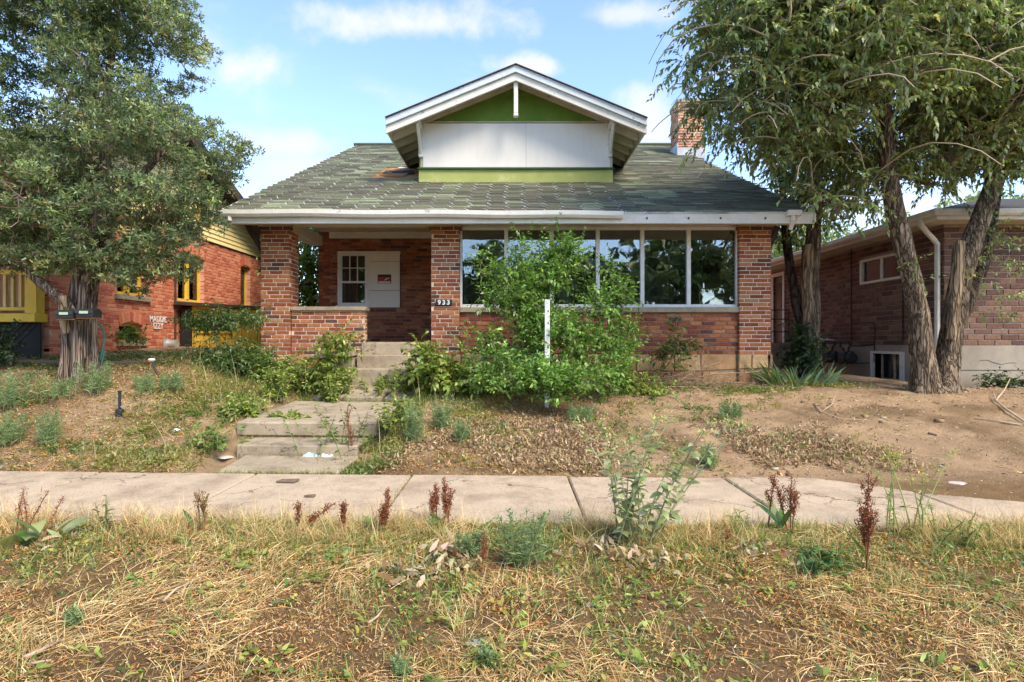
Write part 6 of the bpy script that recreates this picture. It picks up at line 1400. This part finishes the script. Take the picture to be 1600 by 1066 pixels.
def yard():
    lip = lambda y: sm((6.6-y)/.8)
    dirt = lambda x, y: sm((x-.3+1.2*(fbm(x*.9, y*.9, 21)-.5))/1.6)
    q = QM()
    P = scat(80000, -8, 8, 5.72, 9.6, lambda x, y: (1-.93*dirt(x, y))*(.3+.6*clump(x, y, 201, 1.3)+.6*lip(y))*house_clear(x, y)); n = len(P)
    q.ribbons(P+[0,0,.008], U(0,TAU,n), U(-.2,.7,n), U(-1,1.2,n), U(.015,.045,n), U(.006,.016,n), pick(LITTER+[(3,(.43,.31,.18))], n), K=2, prof=[.4,1,.1], roll=rng.normal(0,.7,n))
    # heaps of curled dead leaves on the bank
    hp = lambda x, y: np.maximum(clump(x, y, 222, 1.5, .48, .6)*sm((7.6-y)/1.2)*sm((x+1.6)/.8)*sm((4.6-x)/1.0), 0)
    P = scat(50000, -2, 5, 5.74, 7.9, hp); n = len(P)
    q.ribbons(P+np.stack([0*P[:,0],0*P[:,0],U(.005,.05,n)],1), U(0,TAU,n), U(-.3,1.1,n), U(-1.5,2,n), U(.03,.07,n), U(.010,.022,n), pick(DEAD, n), K=3, prof=[.3,1,.8,.1], roll=rng.normal(0,.9,n))
    q.build('dead_leaves', DRY, kind='stuff')
    q = QM()
    P = scat(30000, -8, 3, 5.72, 9.4, lambda x, y: (1-.95*dirt(x, y))*clump(x, y, 231, 1.1)*house_clear(x, y)); n = len(P)
    q.ribbons(P+[0,0,.01], U(0,TAU,n), U(0,.9,n), U(.2,1,n), U(.06,.2,n), U(.003,.006,n), pick(STRAW, n), K=3, roll=rng.normal(0,.5,n))
    q.build('straw', DRY, kind='stuff')
    q = QM()
    def g(x, y):
        v = .8*clump(x, y, 241, .9, .42, .56)*sm((.2-x)/1.0)*sm((x+4.9)/.8)                # left centre
        v = np.maximum(v, 1.0*sm((y-7.7)/.8)*sm((-.2-x)/.6)*sm((x+5.1)/.7)*(.4+.6*clump(x, y, 243, 1.5)))   # thick towards the house
        v = np.maximum(v, .95*sm((.35-np.abs(x+1.4))/.25)*sm((8.8-y)/.4))
        v = np.maximum(v, .8*sm((6.5-y)/.5)*sm((-1.5-x)/.5)*clump(x, y, 245, 1.1, .38, .52))
        v = np.maximum(v, .5*sm((y-8.1)/.5)*sm((x+.5)/.5)*sm((5.8-x)/.6)*clump(x, y, 247, 1.4, .4, .55))
        v = np.maximum(v, .16*clump(x, y, 249, 1.7, .5, .62)*sm((5.0-x)/2))
        v = np.maximum(v, .3*clump(x, y, 251, 1.2, .5, .62)*sm((-3.5-x)/1))
        return v*house_clear(x, y)
    T_ = scat(24000, -8, 7, 5.75, 9.5, g); m_ = 9; B = np.repeat(T_, m_, 0)+rng.normal(0,.035,(len(T_)*m_,3))*[1,1,0]; n = len(B); B[:,2] += U(0,.04,n)
    yel = sm((fbm(B[:,0]*1.2, B[:,1]*1.2, 260)-.45)*5)[:, None]
    c = pick(G_WEED, n)*(1-yel)+pick([(2,(.30,.29,.08)),(1,(.38,.30,.12)),(1,(.22,.26,.06))], n)*yel
    q.diamonds(B, U(0,TAU,n), U(.0,1.3,n), U(.025,.085,n), U(.008,.024,n), c, .25, rng.normal(0,.5,n))
    # straggly standing grass and stalks about the walk and the house foot
    s_ = lambda x, y: np.maximum(.9*sm((y-7.6)/.9)*sm((-.3-x)/.5)*sm((x+5.0)/.6), np.maximum(.9*sm((.25-np.abs(x+1.45))/.2)*sm((8.6-y)/.4), .5*clump(x, y, 271, 1.2, .42, .56)*sm((.4-x)/1)*sm((x+5)/.6)))*(house_clear(x, y) | (np.abs(x+1.6) < .3))
    T_ = scat(9000, -8, 1.5, 5.8, 9.5, s_); B = np.repeat(T_, 7, 0)+rng.normal(0,.03,(len(T_)*7,3))*[1,1,0]; n = len(B)
    q.ribbons(B, U(0,TAU,n), U(.7,1.5,n), U(.2,1.4,n), U(.05,.2,n), U(.003,.007,n), pick([(2,(.26,.30,.08)),(2,(.17,.24,.06)),(2,(.42,.38,.15)),(1,(.5,.40,.2))], n), K=3, roll=rng.normal(0,.4,n))
    T_ = scat(900, -5, -.6, 5.8, 9.3, s_); n = len(T_)
    q.ribbons(T_, U(0,TAU,n), U(1.0,1.55,n), U(.2,1.5,n), U(.2,.6,n), U(.005,.009,n), pick([(2,(.45,.42,.2)),(1,(.52,.42,.25))], n), K=6)
    q.build('weed_cover', LEAF, kind='stuff')
    q = QM(); P = np.concatenate([np.stack([*hit(px, py)]) [None]+rng.normal(0,.14,(26,3))*[1.6,1,0] for px, py in ((240,632),(215,628),(275,622),(560,600))]); P[:,2] = terrain(P[:,0], P[:,1])+U(.04,.09,len(P)); n = len(P)
    for k in range(6): q.ribbons(P, np.full(n, k*TAU/6), .25, .2, .013, .008, (.82,.8,.74), K=1, prof=[.6,1])
    q.build('white_flowers', LEAF, kind='stuff')
    # crumbs of soil and pebbles on the dirt
    P = scat(26000, -1, 9, 5.0, 10, lambda x, y: dirt(x, y)*(.25+.75*clump(x, y, 281, 1.3, .42, .6))*house_clear(x, y)); n = len(P)
    q = QM(); q.ribbons(P, U(0,TAU,n), U(-.2,.5,n), U(0,2,n), U(.008,.03,n), U(.006,.02,n), pick([(3,(.26,.18,.11)),(2,(.42,.31,.2)),(1,(.5,.42,.31)),(1,(.2,.13,.08))], n), K=2, prof=[.6,1,.4], roll=rng.normal(0,.4,n))
    q.build('soil_crumbs', DRY, kind='stuff')
    T_ = scat(3600, -1, 9, 5.6, 10, lambda x, y: dirt(x, y)*(.1+.9*clump(x, y, 291, 1.6, .45, .6))*house_clear(x, y)); n = len(T_)
    cu = np.array([[-1,-1,-1],[1,-1,-1],[1,1,-1],[-1,1,-1],[-1,-1,1],[1,-1,1],[1,1,1],[-1,1,1]])*.5
    sz = .012*np.exp(rng.normal(0,.5,n)); V = T_[:, None]+cu[None]*U(.5,1.2,(n,8,3))*sz[:, None, None]*np.array([2,1.6,1.1])
    Q = (np.arange(n)*8)[:, None, None]+np.array([[0,3,2,1],[4,5,6,7],[0,1,5,4],[1,2,6,5],[2,3,7,6],[3,0,4,7]])[None]
    q = QM(); q.add(V, Q, np.repeat(pick([(3,(.30,.19,.105)),(2,(.36,.24,.14)),(1,(.42,.34,.25)),(1,(.2,.12,.07))], n), 8, 0)); q.build('soil_clods', DRY, kind='stuff')
    P = scat(900, -1, 9, 5.8, 10, lambda x, y: dirt(x, y)*house_clear(x, y)); n = len(P)
    q = QM(); q.ribbons(P+[0,0,.006], U(0,TAU,n), U(-.05,.3,n), U(-.3,.6,n), U(.05,.28,n), U(.003,.007,n), pick([(2,(.42,.32,.2)),(2,(.24,.16,.1)),(1,(.14,.1,.07))], n), K=3, roll=rng.normal(0,.4,n)); q.build('fallen_twigs', DRY, kind='stuff')
    # chaff blown on to the pavement
    P = scat(900, -6, 6, 4.26, 5.7); E_ = scat(2600, -6, 6, 5.42, 5.72, lambda x, y: clump(x, y, 301, 2.0, .4, .6)*sm((y-5.4)/.25)); P = np.concatenate([P, E_, scat(900, -6, 6, 4.24, 4.5)]); P[:,2] = slab_z(P[:,0])+.007; n = len(P)
    q = QM(); q.ribbons(P, U(0,TAU,n), U(0,.3,n), .3, U(.008,.03,n), U(.002,.008,n), pick(DEAD+[(1,(.12,.08,.06))], n), K=2); q.build('pavement_chaff', DRY, kind='stuff')
yard()
mats()

# ------------------------------------------------------------------ small things lying and standing about
def rock(name, px, py, size, mat, label, cat='stone', flat=.5):
    X, Y, Z = hit(px, py); m = MB(); n = 10; r_ = random.Random(px)
    rings = []
    for k, (h, w) in enumerate(((0,.75),(.35,1),(.75,.85),(1,.4))):
        rings.append([(X+math.cos(i*TAU/n)*size*w*(.8+.4*r_.random()), Y+math.sin(i*TAU/n)*size*.8*w*(.8+.4*r_.random()), Z-.01+h*size*flat) for i in range(n)])
    vs = sum(rings, []); fs = [(k*n+i, k*n+(i+1) % n, (k+1)*n+(i+1) % n, (k+1)*n+i) for k in range(3) for i in range(n)]+[tuple(range(3*n, 4*n))]
    m.add(vs, fs); return tag(m.build(name, mat), label, cat)
PALEST = plain('pale_stone', (.55,.5,.44), (.42,.38,.33), 12, .85, .5)
GREYST = plain('grey_stone', (.3,.3,.32), (.22,.22,.24), 12, .85, .5)
rock('stone', 352, 714, .09, PALEST, 'pale flat stone on the ground left of the lowest garden step', flat=.3)
rock('stone', 868, 862, .04, PALEST, 'pale round stone in the lawn left of the pale tall weed')
rock('stone', 920, 944, .035, GREYST, 'grey stone in the dry lawn right of the middle')
rock('stone', 740, 1004, .04, GREYST, 'dark grey stone low in the middle of the dry lawn')
rock('stone', 1496, 755, .085, PALEST, 'flat pale stone on the dirt at the right edge of the pavement', flat=.2)
rock('stone', 1470, 728, .03, GREYST, 'small dark stone on the bare dirt at the right')
rock('stone', 1372, 898, .022, PALEST, 'small white stone in the grass right of the lone red dock')
rock('stone', 300, 888, .03, PALEST, 'cluster of white pebbles in the grass at lower left')
def stick(name, pts, rad, label, mat, cat='stick', branch=None):
    m = MB(); P = []
    for px, py, up in pts:
        X, Y, Z = hit(px, py); P.append((X, Y, Z+up))
    m.tube(P, [rad*(1-.5*i/(len(P)-1)) for i in range(len(P))], 6)
    for b in branch or []:
        Q = []
        for px, py, up in b:
            X, Y, Z = hit(px, py); Q.append((X, Y, Z+up))
        m.tube(Q, [rad*.6*(1-.5*i/(len(Q)-1)) for i in range(len(Q))], 5)
    return tag(m.build(name, mat, smooth=True), label, cat)
TW = plain('bleached_twig', (.5,.4,.28), (.36,.27,.18), 20, .9, .3); TWD = plain('dark_twig', (.2,.14,.1), (.13,.09,.06), 20, .9, .3)
stick('stick', [(1600,664,.02),(1572,646,.04),(1556,632,.05),(1570,622,.12),(1578,612,.2)], .014, 'forked pale branch lying on the dirt at the right edge', TW, branch=[[(1556,632,.05),(1552,618,.06)]])
stick('stick', [(1595,668,.01),(1560,662,.02),(1522,655,.01)], .011, 'long thin pale stick on the dirt below the forked branch', TW)
stick('stick', [(1272,632,.02),(1284,646,.03),(1300,636,.05),(1306,624,.1)], .010, 'bent pale twig on the dirt below the iris clump', TW, branch=[[(1284,646,.02),(1315,655,.02),(1360,658,.01)]])
stick('stick', [(36,1036,.015),(62,1024,.025),(94,1006,.02)], .010, 'dark bleached stick in the straw at the lower left corner', TW)
stick('stick', [(44,1046,.015),(80,1042,.02)], .008, 'short pale stick at the lower left corner', TW)
stick('stick', [(255,945,.02),(275,932,.03),(305,915,.02)], .008, 'thin pale stick on the dry lawn at left', TW)
stick('stick', [(575,980,.02),(590,972,.035),(598,964,.04)], .007, 'short pale twig in the middle of the dry lawn', TW)
stick('stick', [(290,1062,.015),(312,1050,.02),(332,1040,.02)], .010, 'dark grey stick at the bottom of the dry lawn', TWD)
stick('stick', [(1450,677,.01),(1464,680,.015)], .016, 'small dark stick on the bare dirt in front of the forked elm', TWD)
def brush():
    X, Y, Z = hit(1085, 605); T = thing('brush_pile', (X, Y, Z), 'heap of bare cut twigs on the dirt between the bush and right pillar', 'brush pile')
    qs = [[(985,612),(1010,603),(1040,600),(1075,590)],[(1000,606),(1050,588),(1100,575),(1128,566)],[(1060,600),(1110,585),(1160,582),(1185,580),(1196,600)],[(1030,600),(1080,592),(1120,596),(1150,612)],[(1075,612),(1100,600),(1140,598),(1175,608)],[(1090,618),(1115,624),(1150,632),(1180,633)],[(1040,610),(1065,594),(1085,580),(1090,566)],[(1010,610),(1060,604),(1100,606),(1130,620)]]
    for k, p in enumerate(qs):
        m = MB(); yy = Y+U(-.25,.4); P = [(gx(a, yy), yy+.08*i*U(-1,1), max(gz(b, yy), tz(gx(a,yy), yy)+.01)) for i, (a, b) in enumerate(p)]
        m.tube(P, [.011-.002*i for i in range(len(P))], 5)
        for j in range(2):
            a = Vector(P[1+j]); m.tube([a, a+Vector((U(-.2,.2),U(-.1,.1),U(.0,.16))), a+Vector((U(-.4,.4),U(-.2,.2),U(-.02,.12)))], [.006,.005,.003], 4)
        m.build('twig', TW, T, smooth=True)
    q = QM(); n = 1500; P = np.stack([X+rng.normal(0,.55,n), Y+rng.normal(0,.2,n), 0*np.zeros(n)],1); P[:,2] = terrain(P[:,0],P[:,1])+np.abs(rng.normal(0,.07,n))
    q.ribbons(P, U(0,TAU,n), U(-.4,.8,n), U(-1,1,n), U(.04,.22,n), U(.003,.007,n), pick(DEAD, n), K=3, roll=rng.normal(0,.5,n)); q.build('fine_twigs', DRY, T, kind='stuff')
brush()
# mailboxes on the juniper
def mailbox(x, y, z, label, first=None):
    if first is None:
        t = thing('mailbox', (x, y, z), label, 'mailbox', 'mailboxes on the juniper')
        m = MB(); w, d_, h = .105, .085, .055; prof = [(-d_,-h),(d_,-h),(d_,h*.3)]+[(d_*math.cos(a), h*.3+h*.7*math.sin(a)) for a in np.linspace(.25, math.pi-.25, 7)]+[(-d_,h*.3)]
        m.prismx([(y+a, z+b) for a, b in prof], x-w, x+w); m.build('body', BLACK, t, bevel=.004)
        m = MB(); m.box(x-w-.006, x+w+.006, y-d_-.012, y-d_-.002, z-h*.2, z+h*.75); m.build('lid', plain('black_lid', (.035,.035,.037), None, 8, .4, .1), t, bevel=.004)
        m = MB(); m.box(x-.05, x+.06, y-d_-.0145, y-d_-.0125, z-.012, z+.02); m.build('name_card', plain('green_card', (.35,.5,.3), (.45,.55,.4), 20, .6, 0), t)
        m = MB(); m.box(x-w, x+w, y-d_+.01, y+d_-.01, z-h-.02, z-h-.003); m.build('bracket', plain('rust', (.16,.08,.04)), t)
        return t
    c = first.copy(); COL.objects.link(c); c.location = (x, y, z); c['label'] = label; WORLD[c.name] = Vector(c.location)
    for ch in first.children: k = ch.copy(); COL.objects.link(k); k.parent = c; k.matrix_parent_inverse = ch.matrix_parent_inverse
    return c
mb = mailbox(gx(108, 7.22), 7.22, gz(491, 7.22), 'black mailbox with pale green card on the juniper trunk, left of two')
bpy.context.view_layer.update()
mailbox(gx(137, 7.22), 7.24, gz(489, 7.22), 'black mailbox with pale green card on the juniper trunk, right of two', mb)
# sprinkler pipe, stake, timbers, hose, litter
X, Y, Z = hit(187, 648); t = thing('sprinkler_pipe', (X, Y, Z), 'short black sprinkler pipe standing in the left yard', 'pipe')
m = MB(); m.lathe([(.045,-.03),(.045,.06),(.03,.07)], (X,Y,Z), 'Z', 12); m.build('base', BLACK, t, bevel=.004)
m = MB(); m.lathe([(.016,.072),(.016,.26),(.022,.265),(.022,.285)], (X,Y,Z), 'Z', 10); m.build('riser', BLACK, t)
m = MB(); m.lathe([(.028,.09),(.028,.10)], (X+.035,Y,Z), 'Z', 10); m.build('collar', plain('grey_collar', (.3,.3,.3), None, 5, .5, 0), t)
X, Y, Z = hit(248, 590); m = MB(); t = thing('garden_light', (X, Y, Z), 'small leaning black garden light with a white top before the brick wall', 'light')
m.tube([(X,Y,Z),(X-.09,Y,Z+.22)], .012, 6); m.build('stake', BLACK, t); m = MB(); m.lathe([(.03,0),(.045,.02),(.03,.04)], (X-.095,Y,Z+.22), 'Z', 10); m.build('lamp_cap', FRAMEW, t)
X, Y, Z = hit(232, 582); t = thing('red_flower', (X, Y, Z), 'single small red flower before the orange red brick wall', 'flower'); q = QM(); q.ribbons(np.repeat([[X,Y,Z+.12]], 14, 0), U(0,TAU,14), U(.1,1.2,14), .6, .05, .03, (.5,.05,.03)); q.build('petals', LEAF, t); m = MB(); m.tube([(X,Y,Z),(X,Y,Z+.12)], .005, 5); m.build('stem', plain('green_stem', (.1,.17,.05), None, 5, .8, 0), t)
TIM = plain('old_timber', (.2,.14,.10), (.12,.085,.06), 5, .9, .6, 40, stretch=(.3,4,4))
for (a, b, Y1, Y2, z, lb) in ((-7.6,-5.3,8.05,8.15,.06,'long weathered edging timber in front of the juniper'),(-5.2,-4.2,8.35,8.6,.05,'short weathered edging timber left of the spreading shrub'),(-6.9,-4.6,9.3,9.4,.03,'weathered edging timber along the foot of the brick wall')):
    m = MB(); za, zb = tz(a, Y1)+z, tz(b, Y2)+z
    m.hexa([(a,Y1,za-.15),(b,Y2,zb-.15),(b,Y2+.13,zb-.15),(a,Y1+.13,za-.15),(a,Y1,za),(b,Y2,zb),(b,Y2+.13,zb),(a,Y1+.13,za)]); tag(m.build('edging_timber', TIM, bevel=.012), lb, 'timber', 'edging timbers')
m = MB(); c = Vector((gx(150,7.75), 7.75, tz(gx(150,7.75),7.75)+.35)); m.tube([c+Vector((.10*math.cos(a)*(1+.05*math.sin(3*a)), .03*math.sin(a*2), .33*math.sin(a)-.02*a)) for a in np.linspace(-2.2, 6.5, 40)], .012, 6); tag(m.build('garden_hose', plain('teal_hose', (.06,.2,.16), None, 5, .5, 0), smooth=True), 'teal garden hose looped beside the juniper trunk', 'hose')
def wrapper():
    X, Y, Z = hit(498, 722); t = thing('plastic_wrapper', (X, Y, Z), 'crumpled blue and white plastic wrapper at the foot of the garden steps', 'litter')
    for nm, ox, w, mt, s in (('blue_half', -.08, .15, plain('blue_plastic', (.35,.6,.72), (.6,.7,.75), 14, .3, .2), 3), ('white_half', .08, .16, plain('white_plastic', (.75,.75,.76), (.6,.62,.65), 14, .3, .2), 8)):
        n = 9; vs = []; fs = []
        for i in range(n):
            for j in range(n):
                x = X+ox+(i/(n-1)-.5)*w*1.5; y = Y+(j/(n-1)-.5)*.2; vs.append((x, y, Z+.015+.09*float(fbm(np.array([i*1.3+s]), np.array([j*1.3]), s)[0])*math.sin(math.pi*(i+.5)/n)*math.sin(math.pi*(j+.5)/n)*1.6))
        fs = [(i*n+j, (i+1)*n+j, (i+1)*n+j+1, i*n+j+1) for i in range(n-1) for j in range(n-1)]
        m = MB(); m.add(vs, fs); m.build(nm, mt, t)
wrapper()
rock('crumpled_paper', 275, 674, .05, FRAMEW, 'small crumpled white paper on the left yard bank', 'litter', .9)
m = MB(); X, Y = gx(448, 5.35), 5.35; z = float(slab_z(X))+.012; m.hexa([(X-.09,Y-.03,z-.005),(X+.08,Y-.035,z-.005),(X+.1,Y+.05,z-.005),(X-.06,Y+.045,z-.005),(X-.09,Y-.03,z+.006),(X+.08,Y-.035,z+.004),(X+.1,Y+.05,z+.012),(X-.06,Y+.045,z+.01)]); tag(m.build('flat_scrap', TWD), 'dark grey flat scrap on the pavement below the garden steps', 'litter')
m = MB(); X, Y = gx(484, 4.85), 4.85; z = float(slab_z(X))+.012; m.hexa([(X-.045,Y-.012,z-.005),(X+.04,Y-.01,z-.005),(X+.045,Y+.02,z-.005),(X-.03,Y+.02,z-.005),(X-.045,Y-.012,z+.006),(X+.04,Y-.01,z+.01),(X+.045,Y+.02,z+.012),(X-.03,Y+.02,z+.006)]); tag(m.build('fallen_leaf', TWD), 'dark brown dead leaf lying in the middle of a pavement slab', 'leaf')
